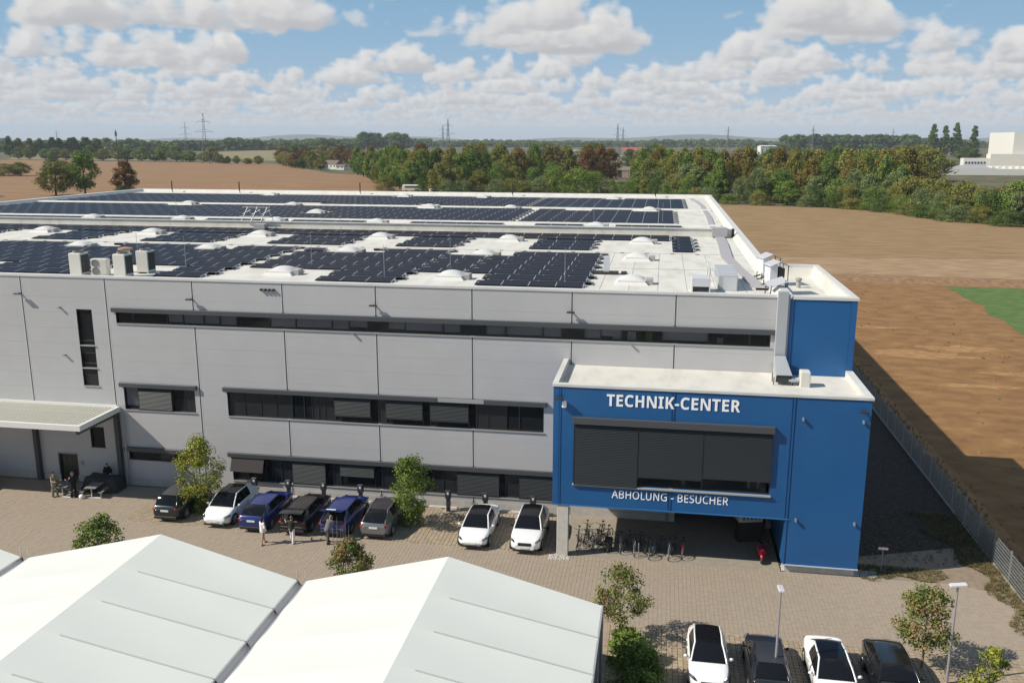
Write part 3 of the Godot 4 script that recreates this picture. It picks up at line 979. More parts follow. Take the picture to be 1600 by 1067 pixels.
func tower() -> void:
	# the blue stair tower and the grey duct shaft beside it
	var blue := blue_mat()
	var membrane: Material = mats["roof_membrane"]
	var cap: Material = mats["coping_metal"]
	bx("tower_front", Vector3(50.52, 9.96, -0.16), Vector3(53.72, 14.5, 0.28), blue, hall)
	bx("tower_corner", Vector3(53.73, 9.96, -0.2), Vector3(54.06, 14.5, 0.3), blue, hall)
	bx("tower_corner", Vector3(50.3, 9.96, -0.16), Vector3(50.5, 14.5, 0.31), blue, hall)
	bx("tower_side", Vector3(53.9, 0.0, -14.1), Vector3(54.06, 14.5, -0.21), blue, hall)
	bx("tower_back", Vector3(50.52, 0.0, -14.1), Vector3(53.89, 14.5, -13.95), blue, hall)
	bx("tower_roof", Vector3(50.51, 13.55, -13.94), Vector3(53.89, 13.8, -0.17), membrane, hall)
	bx("tower_coping", Vector3(50.45, 14.5, -0.32), Vector3(54.14, TOP, 0.34), cap, hall)
	bx("tower_coping", Vector3(53.78, 14.5, -13.85), Vector3(54.14, TOP, -0.321), cap, hall)
	bx("tower_coping", Vector3(50.61, 14.5, -14.2), Vector3(54.14, TOP, -13.851), cap, hall)
	var st := new_st()
	quad(st, Vector3(53.5, 13.8, -0.4), Vector3(53.5, 13.8, -13.9), Vector3(53.79, 14.5, -13.9), Vector3(53.79, 14.5, -0.4))
	quad(st, Vector3(50.6, 13.8, -0.5), Vector3(53.8, 13.8, -0.5), Vector3(53.8, 14.5, -0.3), Vector3(50.6, 14.5, -0.3))
	quad(st, Vector3(50.6, 13.8, -13.6), Vector3(50.6, 14.5, -13.86), Vector3(53.8, 14.5, -13.86), Vector3(53.8, 13.8, -13.6))
	obj("upstand", st, membrane, hall)
	bx("painted_shadow", Vector3(50.51, 10.0, 0.281), Vector3(50.6, 14.49, 0.29), mat("blue_shadow", 0.008, 0.05, 0.16), hall)  # darker blue strip on the face, painted in place of a narrow shadow

# ---------------------------------------------------------------- on the roof
const DECK := 14.2

func inside(x: float, z: float, r: Array) -> bool:
	return x > r[0] and x < r[1] and z > r[2] and z < r[3]

# panels of one array: rows along x, every second row tilted the other way; the far ones joined
func solar_array(label: String, x0: float, x1: float, z0: float, z1: float, holes: Array, single: bool) -> void:
	var o := thing("solar_array", label, "solar panels", Vector3((x0 + x1) / 2, DECK, z0), 0.0, "solar panel arrays on the flat roof")
	var glass := mat("solar_glass", 0.013, 0.011, 0.018, 0.3)
	glass.metallic_specular = 0.15
	var back := mat("array_triangle", 0.012, 0.012, 0.012, 0.9)
	var pw := 1.76
	var pd := 1.14
	var tilt := 0.10
	var panels := []
	var rows := int(floor((z0 - z1) / 1.3 + 0.3))
	var ends := new_st()
	var rails := new_st()
	for r in rows:
		var zc := z0 - 0.65 - r * 1.3
		var n := int(floor((x1 - x0) / (pw + 0.03) + 0.1))
		var spans := []
		for k in n:
			var xc := x0 + (0.44 if r % 2 else 0.0) + (k + 0.5) * (pw + 0.03)
			var skip := false
			for h in holes:
				if inside(xc, zc, h):
					skip = true
			if skip:
				continue
			var up := 1.0 if r % 2 == 0 else -1.0
			panels.append(Transform3D(Basis.from_euler(Vector3(tilt * up, 0, 0)), Vector3(xc, 0.13, zc)))
			if spans.size() and absf(spans[-1][1] - (xc - pw / 2)) < 0.1:
				spans[-1][1] = xc + pw / 2
			else:
				spans.append([xc - pw / 2, xc + pw / 2])
		for s in spans:
			var a := tilt * (1.0 if r % 2 == 0 else -1.0)
			for x in [s[0] + 0.02, s[1] - 0.02]:
				# the open gable under the end of a row
				var lo := -pd / 2
				var p := [Vector3(x, 0.02, zc + pd / 2), Vector3(x, 0.02, zc - pd / 2), Vector3(x, 0.12 + sin(a) * pd / 2, zc - pd / 2), Vector3(x, 0.12 - sin(a) * pd / 2, zc + pd / 2)]
				quad(ends, p[0], p[1], p[2], p[3])
				box(rails, Vector3(x - 0.02, 0.0, zc - pd / 2), Vector3(x + 0.14, 0.035, zc + pd / 2))
				box(rails, Vector3(x + 0.04, 0.0, zc - 0.1), Vector3(x + 0.2, 0.16, zc + 0.02))
	var frame := mat("solar_frame", 0.05, 0.05, 0.055, 0.4, 0.5)
	var clamp_m := mat("clamp_metal", 0.55, 0.55, 0.56, 0.4, 0.4)
	var offset := Vector3(-(x0 + x1) / 2, 0, -z0)
	var st := new_st()
	box(st, Vector3(-pw / 2, -0.018, -pd / 2), Vector3(pw / 2, 0.018, pd / 2))
	var mesh := st.commit()
	var lines := new_st()
	for t in panels:
		box(lines, Vector3(pw / 2 - 0.008, 0.0, -pd / 2 + 0.02), Vector3(pw / 2 + 0.034, 0.024, pd / 2 - 0.02), Transform3D(t.basis, t.origin + offset))
	if single:
		for t in panels:
			var q := put("solar_panel", mesh, glass, o)
			q.transform = Transform3D(t.basis, t.origin + offset)
	else:
		st = new_st()
		for t in panels:
			st.append_from(mesh, 0, Transform3D(t.basis, t.origin + offset))
		obj("solar_panels", st, glass, o).set_meta("kind", "stuff")
	var e := obj("end_gables", ends, back, o)
	e.set_meta("kind", "stuff")
	e.position = offset
	obj("clamp_strips", lines, clamp_m, o).set_meta("kind", "stuff")
	e = obj("rails", rails, clamp_m, o)
	e.set_meta("kind", "stuff")
	e.position = offset

func make_skylight() -> Node3D:
	var o := thing("skylight_dome", "", "skylight", Vector3.ZERO)
	var white := mottled("dome_plastic", [[0.58, 0.58, 0.56], [0.63, 0.63, 0.61]], Vector3.ONE * 0.3, 0.6, 0.02, 51, 3, 128)
	var curb := mat("curb_white", 0.60, 0.60, 0.57, 0.7)
	var st := new_st()
	var rows := []
	# pyramid-like curb
	var c := [[1.25, 1.35, 0.0], [0.95, 1.05, 0.28]]
	for k in 4:
		var s := [[-1, 1], [1, 1], [1, -1], [-1, -1]]
		var a: Array = s[k]
		var b: Array = s[(k + 1) % 4]
		quad(st, Vector3(a[0] * c[0][0], 0, a[1] * c[0][1]), Vector3(b[0] * c[0][0], 0, b[1] * c[0][1]), Vector3(b[0] * c[1][0], 0.28, b[1] * c[1][1]), Vector3(a[0] * c[1][0], 0.28, a[1] * c[1][1]))
	obj("curb", st, curb, o)
	st = new_st()
	for i in 9:
		var line := []
		for j in 9:
			var u := -1.0 + i / 4.0
			var v := -1.0 + j / 4.0
			line.append(Vector3(v * 0.98, 0.30 + 0.34 * pow(maxf(0.0, (1 - u * u) * (1 - v * v)), 0.8), -u * 1.08))
		rows.append(line)
	grid(st, rows)
	obj("dome", st, white, o)
	bx("rim", Vector3(-1.0, 0.25, -1.1), Vector3(1.0, 0.305, 1.1), white, o)
	bx("opener_box", Vector3(1.0, 0.02, -0.3), Vector3(1.55, 0.42, 0.75), mat("opener_grey", 0.36, 0.35, 0.33, 0.7), o, 0.03)
	return o

func roof_things() -> void:
	# front field: three blocks between lines of skylights, then the second field up to the fire wall
	solar_array("solar array at the front left behind the roof air conditioners", -35.2, 12.2, -3.2, -21.4, [[1.7, 8.3, -9.0, 0.0], [-14.5, -6.5, -8.6, 0.0], [-10.5, -5.5, -22.0, -17.3], [-23, -17.5, -22.0, -17.3], [-36, -16, -9, 0.0], [3.0, 6.8, -22, -18.7]], true)
	solar_array("stepped solar array in the middle of the front row above the facade", 12.5, 25.1, -3.2, -21.4, [[12.0, 19.4, -8.4, 0.0], [13.8, 18.9, -22.0, -17.3]], true)
	solar_array("right-hand solar array of the front row ending near the bare white roof", 28.9, 37.9, -3.2, -21.4, [[28.0, 30.4, -8.4, 0.0], [28.0, 30.5, -22.0, -17.3]], true)
	solar_array("narrow solar strip linking the middle and right front arrays", 25.2, 28.8, -8.4, -17.3, [], true)
	var x := [-35.0, -17.0, -5.7, 7.0, 19.2, 31.3]
	var xe := [-22.9, -10.2, 1.8, 14.6, 25.3, 38.2]
	var second := ["far left solar array just before the fire wall", "solar array before the fire wall behind the left air conditioners", "solar array before the fire wall left of the frame aerial", "solar array before the fire wall behind the middle skylights", "broad solar array before the fire wall, second from the right", "rightmost broad solar array before the fire wall"]
	for i in 6:
		solar_array(second[i], x[i], xe[i], -23.5, -31.4, [], true)
	solar_array("small two-panel wide solar array at the right before the fire wall", 43.7, 45.5, -23.5, -35.0, [], true)
	solar_array("thin dark strip of solar panels at the foot of the fire wall", -46, 43.6, -31.9, -35.9, [], false)
	solar_array("single low row of solar panels right behind the fire wall", -50, 45.5, -42.4, -46.4, [[35.9 - 2.3, 37.6, -47, -40], [8.5, 14.0, -47.5, -44.0], [-3.5, 0.0, -47, -44.5], [-15, -11.5, -47, -44.5], [26.0, 28.4, -47, -42]], false)
	solar_array("large solar array beyond the fire wall, left part", -50, 25.7, -48.8, -69.0, [[-3.0, 0.5, -60, -55], [9.0, 13.0, -70, -66], [-28, -24, -70, -66]], false)
	solar_array("large solar array beyond the fire wall, right part", 26.2, 45.7, -48.8, -69.0, [[38.5, 43.0, -70, -67.3], [30, 33.0, -70, -67.5]], false)
	solar_array("farthest solar array along the rear parapet, left part", -50, 23.5, -72.4, -94.0, [[-25, -21.5, -96, -90], [-2, 2, -96, -90], [12, 15, -96, -90], [-13, -7, -76, -71], [8, 11.5, -76, -71]], false)
	solar_array("farthest solar array along the rear parapet, right part", 24.2, 45.6, -72.4, -94.0, [[33, 36.5, -96, -91]], false)
	# skylights, a line of them in each section
	var sk := make_skylight()
	var first := true
	var row_names := {-6.2: "front roof row", -18.3: "second roof row", -30.2: "row before the fire wall", -45.2: "row just behind the fire wall", -57.5: "large far array", -69.6: "row well behind the fire wall", -92.5: "last row by the rear parapet"}
	for q in [[-6.2, [-8.7, 16.2, 28.5, 40.9]], [-18.3, [-20.3, -8.0, 4.2, 16.8, 28.4, 40.9]], [-30.2, [-20.3, -8.3, 3.4, 15.8, 28.5, 41.0]], [-45.2, [-25.0, -13.4, -1.6, 10.6, 35.6]], [-57.5, [-1.5]], [-69.6, [-26, -9.9, 10.4, 22.0, 41.0]], [-92.5, [-23.4, 0.2, 13.5, 34.8]]]:
		var i := 0
		for sx in q[1]:
			var lab: String = "white skylight dome, %s from the left in the %s" % [["first", "second", "third", "fourth", "fifth", "sixth"][i], row_names[q[0]]]
			if q[1].size() == 1:
				lab = "lone white skylight dome in the %s" % row_names[q[0]]
			var at := Vector3(sx, DECK, q[0])
			if first:
				first = false
				sk.position = at
				sk.set_meta("label", lab)
				sk.set_meta("group", "skylight domes on the hall roof")
			else:
				dup(sk, lab, at, 0.0, 0.9, "skylight domes on the hall roof")
			i += 1
	# lightning rods
	var rods := [[3.2, -9.0], [7.9, -7.6], [17.0, -9.5], [24.2, -4.5], [27.4, -10.5], [36.5, -5.0], [-5, -28.0], [12.2, -29.0], [35.0, -50.0], [42.8, -51.0], [20.0, -55.0], [5.0, -60.0], [-18.0, -52.0], [-2.0, -74.0]]
	rods.sort_custom(func(a, b): return (a[0] - 42.7) / (53.8 - a[1]) < (b[0] - 42.7) / (53.8 - b[1]))
	var rod: Node3D = null
	var count := 0
	for q in rods:
		var at := Vector3(q[0], DECK, q[1])
		var lab: String = "thin grey lightning rod among the solar panels, %s from the left" % nth(count)
		count += 1
		if rod == null:
			rod = thing("lightning_rod", lab, "lightning rod", at, 0.0, "lightning rods on the hall roof")
			var st := new_st()
			tube(st, [Vector3(0, 0.1, 0), Vector3(0, 2.4, 0)], [0.022, 0.012], 6)
			obj("rod", st, mat("rod_metal", 0.42, 0.43, 0.45, 0.4, 0.5), rod)
			st = new_st()
			lathe(st, [[0.16, 0.0], [0.16, 0.1], [0.0, 0.1]], 10)
			obj("foot", st, mat("foot_concrete", 0.4, 0.39, 0.37), rod)
		else:
			dup(rod, lab, at)
	var dark: Node3D = null
	for q in [[-32.0, "second from the left"], [-9.5, "left of the middle"], [17.5, "right of the middle"], [41.5, "nearest the right corner"], [-45.0, "nearest the left corner"]]:
		var at := Vector3(q[0], DECK, -98.2)
		var lab: String = "black vent pipe at the rear parapet, " + q[1]
		if dark == null:
			dark = thing("vent_pipe", lab, "vent pipe", at, 0.0, "black vent pipes along the rear parapet")
			var st := new_st()
			tube(st, [Vector3(0, 0, 0), Vector3(0, 2.0, 0)], [0.10], 8)
			obj("pipe", st, mat("end_black", 0.02, 0.02, 0.02), dark)
			st = new_st()
			lathe(st, [[0.2, 0.0], [0.14, 0.25], [0.1, 0.3]], 10)
			obj("collar", st, mat("coping_white", 0.6, 0.6, 0.58), dark)
		else:
			dup(dark, lab, at)
	conditioners()
	ducts()

func fan_unit(label: String, at: Vector3, turn: float, wide: bool) -> void:
	var o := thing("air_conditioner", label, "air conditioner", at, turn, "air conditioner units on the roof edge")
	var body := mat("unit_cream", 0.60, 0.585, 0.53, 0.5)
	var dark := mat("unit_dark", 0.03, 0.032, 0.036, 0.6)
	var st := new_st()
	if wide:
		bx("case", Vector3(-0.55, 0.1, -0.25), Vector3(0.6, 1.25, 0.25), body, o, 0.03)
		for y in [0.40, 0.95]:
			st = new_st()
			lathe(st, [[0.26, 0.0], [0.26, 0.03], [0.23, 0.03], [0.23, 0.012], [0.0, 0.012]], 20, Transform3D(Basis.from_euler(Vector3(PI / 2, 0, 0)), Vector3(-0.22, y, 0.25)))
			obj("fan_grille", st, mat("fan_grey", 0.20, 0.20, 0.19), o)
		bx("service_panel", Vector3(0.15, 0.2, 0.25), Vector3(0.55, 1.15, 0.265), body, o)
	else:
		bx("case", Vector3(-0.45, 0.12, -0.5), Vector3(0.45, 1.62, 0.5), body, o, 0.03)
		for k in 3:
			bx("coil_face", Vector3(0.451, 0.25, -0.44 + k * 0.3), Vector3(0.47, 1.5, -0.17 + k * 0.3), dark, o)
		st = new_st()
		lathe(st, [[0.36, 0.0], [0.36, 0.14], [0.31, 0.14], [0.31, 0.05], [0.0, 0.05]], 20, Transform3D(Basis(), Vector3(0, 1.62, 0)))
		obj("fan_ring", st, mat("fan_grey", 0.20, 0.20, 0.19), o)
	for x in [-0.38, 0.38]:
		bx("rail", Vector3(x - 0.06, 0.0, -0.5), Vector3(x + 0.06, 0.1, 0.5), mat("foot_concrete", 0.4, 0.39, 0.37), o)

func conditioners() -> void:
	fan_unit("tall cream air conditioner, leftmost of the four units at the roof edge", Vector3(2.5, DECK, -2.9), 0.0, false)
	fan_unit("low cream unit with two round fans between the tall units", Vector3(4.2, DECK, -2.75), 0.12, true)
	fan_unit("tall cream air conditioner at the roof edge right of the two-fan unit", Vector3(5.85, DECK, -2.9), 0.0, false)
	fan_unit("tall cream air conditioner rearmost and rightmost of the four units", Vector3(6.35, DECK, -4.9), 0.0, false)
	var o := thing("copper_vent_cap", "reddish round vent cap behind the tall roof units", "vent", Vector3(4.9, DECK, -4.8))
	var st := new_st()
	tube(st, [Vector3(0, 0, 0), Vector3(0, 1.6, 0)], [0.3], 12)
	obj("stack", st, mat("unit_cream", 0.6, 0.585, 0.53), o)
	st = new_st()
	lathe(st, [[0.34, 0.0], [0.50, 0.05], [0.50, 0.16], [0.0, 0.26]], 14, Transform3D(Basis(), Vector3(0, 1.6, 0)))
	obj("cap", st, mat("copper", 0.38, 0.22, 0.15, 0.6), o)
	# frame aerial on the fire wall
	o = thing("frame_aerial", "spidery metal aerial frame standing on the fire wall", "antenna", Vector3(-0.2, 15.06, -36.5))
	st = new_st()
	for k in 3:
		var x := -1.1 + k * 1.1
		tube(st, [Vector3(x, 0.0, 0.8), Vector3(x + 0.5, 1.5, 0.1)], [0.04], 5)
		tube(st, [Vector3(x + 0.5, 1.5, 0.1), Vector3(x + 0.75, 0.0, -0.7)], [0.04], 5)
		tube(st, [Vector3(x, 0.75, 0.4), Vector3(x + 0.9, 1.2, 0.3)], [0.03], 5)
	obj("bars", st, mat("rod_metal", 0.42, 0.43, 0.45, 0.4, 0.5), o)
	st = new_st()
	tube(st, [Vector3(-1.4, 0.5, 0.5), Vector3(2.0, 0.5, 0.5)], [0.05], 6)
	tube(st, [Vector3(-1.2, 1.45, 0.1), Vector3(1.9, 1.45, 0.1)], [0.04], 6)
	obj("cross_bar", st, mat("rod_metal", 0.42, 0.43, 0.45), o)
	bx("counterweight", Vector3(0.5, -0.8, 0.35), Vector3(1.7, -0.2, 1.3), mat("foot_concrete", 0.4, 0.39, 0.37), o)

func ducts() -> void:
	var zinc := mat("duct_zinc", 0.44, 0.46, 0.48, 0.42, 0.25)
	var pale := mat("duct_pale", 0.56, 0.57, 0.59, 0.45, 0.1)
	var dark := mat("unit_dark", 0.03, 0.032, 0.036, 0.6)
	# the shaft down the facade
	var o := thing("duct_shaft", "tall grey sheet-metal duct running up the wall beside the blue tower", "duct", Vector3(49.9, 9.95, 0.0))
	bx("casing", Vector3(-0.32, 0.62, 0.051), Vector3(0.30, 5.0, 0.42), zinc, o, 0.02)
	bx("side_trim", Vector3(0.32, 0.2, 0.06), Vector3(0.39, 4.8, 0.33), mat("trim_lilac", 0.40, 0.40, 0.44, 0.5), o)
	var st := new_st()
	for q in [[0.62, 0.3], [0.0, 1.5]]:
		pass
	var a := [Vector3(-0.32, 0.62, 0.06), Vector3(-0.32, 0.62, 0.55), Vector3(0.30, 0.62, 0.55), Vector3(0.30, 0.62, 0.06)]
	var b := [Vector3(-0.42, 0.12, 2.6), Vector3(-0.42, 0.72, 2.9), Vector3(0.42, 0.72, 2.9), Vector3(0.42, 0.12, 2.6)]
	b = [Vector3(-0.45, 0.15, 2.7), Vector3(-0.45, 0.62, 2.9), Vector3(0.42, 0.62, 2.9), Vector3(0.42, 0.15, 2.7)]
	var a2 := [Vector3(-0.32, 0.2, 0.06), Vector3(-0.32, 1.2, 0.56), Vector3(0.30, 1.2, 0.56), Vector3(0.30, 0.2, 0.06)]
	for k in 4:
		quad(st, a2[k], b[k], b[(k + 1) % 4], a2[(k + 1) % 4])
	obj("bend", st, zinc, o)
	bx("mouth", Vector3(-0.4, 0.18, 2.78), Vector3(0.37, 0.58, 2.82), dark, o)
	st = new_st()
	for x in [-0.55, 0.5]:
		tube(st, [Vector3(x, 0, 2.0), Vector3(x, 0.5, 2.0)], [0.03], 5)
		tube(st, [Vector3(x, 0, 2.7), Vector3(x, 0.45, 2.7)], [0.03], 5)
	obj("stand", st, dark, o)
	o = thing("roof_fan_box", "small cream fan box with a pipe on the blue block's roof", "vent", Vector3(50.9, 9.95, 2.7))
	bx("case", Vector3(-0.15, 0.0, -0.35), Vector3(0.4, 0.9, 0.35), mat("unit_cream", 0.6, 0.585, 0.53), o, 0.04)
	st = new_st()
	tube(st, [Vector3(-0.1, 0.35, 0), Vector3(-0.75, 0.3, 0)], [0.14], 10)
	obj("pipe", st, zinc, o)
	# big duct boxes behind the parapet
	o = thing("duct_box", "tall pale sheet-metal duct box behind the parapet", "duct", Vector3(46.9, DECK, -6.5))
	bx("body", Vector3(-0.5, 0.0, -2.5), Vector3(0.7, 0.98, 2.6), zinc, o, 0.02)
	for k in 5:
		bx("rib", Vector3(-0.53, 0.94, -2.3 + k * 1.15), Vector3(0.73, 1.03, -2.1 + k * 1.15), pale, o)
	bx("side_panel", Vector3(-0.2, 0.05, 2.601), Vector3(0.65, 0.9, 2.61), pale, o)
	st = new_st()
	for z in [-1.5, 1.5]:
		tube(st, [Vector3(-1.0, 0, z), Vector3(-1.0, 1.3, z)], [0.05], 6)
	tube(st, [Vector3(-1.0, 1.2, -1.5), Vector3(-1.0, 1.2, 1.5)], [0.05], 6)
	obj("support", st, pale, o)
	o = thing("intake_box", "low pale intake box with a black opening behind the parapet", "vent", Vector3(45.3, DECK, -3.3))
	bx("hood", Vector3(-0.6, 0.42, -0.9), Vector3(0.55, 0.95, 0.6), pale, o, 0.02)
	bx("opening", Vector3(-0.5, 0.05, -0.8), Vector3(0.45, 0.419, 0.5), dark, o)
	st = new_st()
	for x in [-0.58, 0.48]:
		box(st, Vector3(x, 0, -0.9), Vector3(x + 0.07, 0.419, 0.6))
	obj("cheek", st, pale, o)
	# two fan towers with little gabled hoods, and a tipped hood in front
	for q in [[49.95, -5.6, "near sheet-metal fan tower with a gabled hood by the blue tower"], [49.9, -9.4, "rear sheet-metal fan tower with a gabled hood by the blue tower"]]:
		o = thing("fan_tower", q[2], "vent", Vector3(q[0], DECK, q[1]), 0.25, "fan towers beside the blue tower")
		bx("body", Vector3(-0.4, 0.35, -0.5), Vector3(0.08, 1.55, 0.5), mat("fan_white", 0.68, 0.68, 0.70, 0.45), o)
		for r in [[0.34, 0.0], [0.34, 0.55]]:
			st = new_st()
			tube(st, [Vector3(0.36, 0.35, r[1] - 0.15), Vector3(0.36, 1.35, r[1] - 0.15)], [0.22], 10)
			obj("black_fan", st, dark, o)
		st = new_st()
		for s in [-1, 1]:
			var t := Transform3D(Basis.from_euler(Vector3(0, 0, -0.42 * s)), Vector3(0.2, 1.78, 0))
			box(st, Vector3(0.0 if s > 0 else -0.75, -0.02, -0.7), Vector3(0.75 if s > 0 else 0.0, 0.02, 0.7), t)
		obj("hood", st, mat("hood_grey", 0.42, 0.42, 0.46, 0.5), o)
		st = new_st()
		for z in [-0.45, 0.45]:
			tube(st, [Vector3(0.8, 0, z), Vector3(0.8, 1.5, z)], [0.03], 5)
			tube(st, [Vector3(-0.45, 0, z), Vector3(-0.45, 0.5, z)], [0.03], 5)
			tube(st, [Vector3(-0.9, 0.05, z), Vector3(0.4, 0.4, z * 1.3)], [0.05], 6)
		obj("legs", st, dark, o)
	o = thing("tipped_hood", "grey tipped rain hood in front of the fan towers", "vent", Vector3(49.85, DECK, -3.2), 0.3)
	st = new_st()
	box(st, Vector3(-0.6, -0.02, -0.5), Vector3(0.6, 0.02, 0.5), Transform3D(Basis.from_euler(Vector3(0.2, 0, 0.3)), Vector3(0, 0.75, 0)))
	obj("plate", st, mat("hood_grey", 0.42, 0.42, 0.46, 0.5), o)
	st = new_st()
	for q in [[-0.5, -0.4], [0.5, -0.4], [-0.5, 0.4], [0.5, 0.4]]:
		tube(st, [Vector3(q[0], 0, q[1]), Vector3(q[0] * 0.9, 0.75 + q[0] * 0.3, q[1])], [0.035], 5)
	obj("legs", st, dark, o)
	# cable duct winding along the right edge
	o = thing("cable_duct", "flat grey cable duct winding along the right roof edge", "cable duct", Vector3(48.3, DECK, -50))
	st = new_st()
	var path := [[47.2, -95.0, 0.30], [47.9, -88.0, 0.32], [48.35, -80.0, 0.3], [48.4, -60.0, 0.3], [48.2, -47.0, 0.32], [48.4, -41.5, 0.45], [48.3, -30.0, 0.45], [48.0, -20.0, 0.45], [48.5, -12.0, 0.4], [49.2, -4.5, 0.4]]
	for i in path.size() - 1:
		var p: Array = path[i]
		var r: Array = path[i + 1]
		var y := 0.14 + i * 0.001
		var c := [Vector3(p[0] - p[2], y, p[1]), Vector3(r[0] - r[2], y, r[1]), Vector3(r[0] + r[2], y, r[1]), Vector3(p[0] + p[2], y, p[1])]
		for k in 4:
			c[k] -= Vector3(48.3, 0, -50)
		quad(st, c[0], c[1], c[2], c[3])
		var dn := Vector3(0, y, 0)
		quad(st, c[0] - dn, c[1] - dn, c[1], c[0])
		quad(st, c[2] - dn, c[3] - dn, c[3], c[2])
	obj("cover", st, mat("cover_grey", 0.36, 0.35, 0.36, 0.6), o)
	bx("bridge", Vector3(-0.7, 0.15, 12.9), Vector3(0.75, 0.98, 14.2), mat("cover_grey", 0.36, 0.35, 0.36), o)
	# odds and ends
	o = thing("roof_exhaust", "short square exhaust stack on a black base on the bare roof", "vent", Vector3(38.9, DECK, -10.0))
	bx("stack", Vector3(-0.15, 0.2, -0.2), Vector3(0.25, 1.25, 0.2), pale, o)
	bx("base", Vector3(-0.9, 0.0, -0.35), Vector3(0.9, 0.2, 0.35), dark, o)
	bx("valve", Vector3(1.1, 0.0, -0.2), Vector3(1.5, 0.22, 0.25), dark, o, 0.03)
	for q in [[52.0, -8.6, "short round vent on the tower roof", 0.5], [53.0, -3.0, "low grey vent near the front of the tower roof", 0.2]]:
		o = thing("roof_vent", q[2], "vent", Vector3(q[0], 13.8, q[1]))
		st = new_st()
		lathe(st, [[0.16, 0.0], [0.16, q[3]], [0.22, q[3]], [0.22, q[3] + 0.15], [0.0, q[3] + 0.22]], 12)
		obj("cap", st, mat("opener_grey", 0.36, 0.35, 0.33), o)

# ---------------------------------------------------------------- marquees in the foreground
func tents() -> void:
	var skin := mottled("tent_skin", [[0.64, 0.665, 0.615], [0.67, 0.685, 0.635]], Vector3.ONE * 0.05, 0.55, 0.02, 61, 3, 256)
	var grey := mat("frame_shadow_grey", 0.42, 0.44, 0.42, 0.8)
	var alu := mat("tent_alu", 0.5, 0.5, 0.5, 0.4, 0.5)
	var names := ["white marquee roof cut off at the left edge of the picture", "white marquee roof in the left foreground", "white marquee roof in the middle foreground beside the small trees"]
	var spans := [[-0.4, 12.95], [13.4, 26.94], [27.4, 40.8]]
	for i in 3:
		var x0: float = spans[i][0]
		var x1: float = spans[i][1]
		var xm := (x0 + x1) / 2
		var xr := xm - 0.25
		var z0 := 18.5
		var o := thing("marquee", names[i], "marquee", Vector3(xm, 0, z0 + 10), 0.0, "white marquees in a row")
		var org := Vector3(-xm, 0, -z0 - 10)
		for k in 8:
			var za := z0 + k * 2.6
			var zb := za + 2.6
			for s in [-1, 1]:
				var st := new_st()
				var rows := []
				# cloth sags a little between the frames
				for u in 7:
					var line := []
					for v in 7:
						var f := u / 6.0
						var w := v / 6.0
						var e := x1 if s > 0 else x0
						var sag := 0.07 * sin(PI * w) * sin(PI * f) + 0.012 * sin(PI * w)
						line.append(org + Vector3(lerpf(xr, e, f), lerpf(5.36, 4.0, f) - sag, lerpf(za - (0.75 * (1.0 - f) if k == 0 else 0.0), zb, w)))
					rows.append(line)
				if s > 0:
					grid(st, rows.map(func(l): return l))
				else:
					grid(st, rows.map(func(l): var m: Array = l.duplicate(); m.reverse(); return m))
				obj("roof_panel", st, skin, o)
				if k > 0 and s > 0:
					st = new_st()
					var e := x1 if s > 0 else x0
					tube(st, [org + Vector3(lerpf(xr, e, 0.12), lerpf(5.36, 4.0, 0.12) + 0.015, za), org + Vector3(e, 4.02, za)], [0.03], 6)
					obj("frame_shadow", st, grey, o)  # grey tubes on the right slope, drawn in for frame shadows on the cloth
		# gables and side walls
		for z in [z0 + 0.02, z0 + 20.78]:
			var st := new_st()
			var p := [Vector3(x0, 0, z), Vector3(x1, 0, z), Vector3(x1, 3.99, z), Vector3(xr, 5.34, z - (0.75 if z < z0 + 1.0 else 0.0)), Vector3(x0, 3.99, z)]
			for k in 3:
				tri(st, org + p[0], org + p[k + 1], org + p[k + 2])
			obj("gable", st, skin, o)
		for x in [x0, x1]:
			bx("side_wall", org + Vector3(x - 0.01, 0, z0 + 0.05), org + Vector3(x + 0.01, 3.9, z0 + 20.7), mat("tent_side", 0.10, 0.10, 0.10, 0.5) if i == 2 and x == x1 else skin, o)
			for k in 9:
				bx("eave_post", org + Vector3(x - 0.06, 0, z0 + k * 2.6 - 0.05), org + Vector3(x + 0.06, 3.95, z0 + k * 2.6 + 0.05), alu, o)
			bx("eave_rail", org + Vector3(x - 0.03, 3.9, z0 - 0.05), org + Vector3(x + 0.05, 4.0, z0 + 20.8), alu, o)
		if i < 2:
			# rain gutter cloth to the next tent, held by straps
			var st := new_st()
			var rows := []
			for k in 9:
				var line := []
				for v in 6:
					var w := v / 5.0
					line.append(org + Vector3(x1 + 0.02 + 0.42 * w, 3.96 - 0.18 * sin(PI * w), z0 + k * 2.6))
				line.reverse()
				rows.append(line)
			grid(st, rows)
			obj("gutter_cloth", st, mat("gutter_cloth", 0.58, 0.56, 0.53, 0.7), o)
			for k in 8:
				st = new_st()
				tube(st, [org + Vector3(x1 - 0.03, 4.02, z0 + k * 2.6), org + Vector3(x1 + 0.15, 3.86, z0 + k * 2.6 + 0.05), org + Vector3(x1 + 0.44, 3.98, z0 + k * 2.6 + 0.5)], [0.03], 5)
				obj("strap", st, mat("strap_dark", 0.06, 0.05, 0.045), o)
			for x in [x1 + 0.02, x1 + 0.42]:
				st = new_st()
				tube(st, [org + Vector3(x, 3.9, z0), org + Vector3(x, 4.5, z0)], [0.025], 5)
				obj("pennant_stub", st, alu, o)

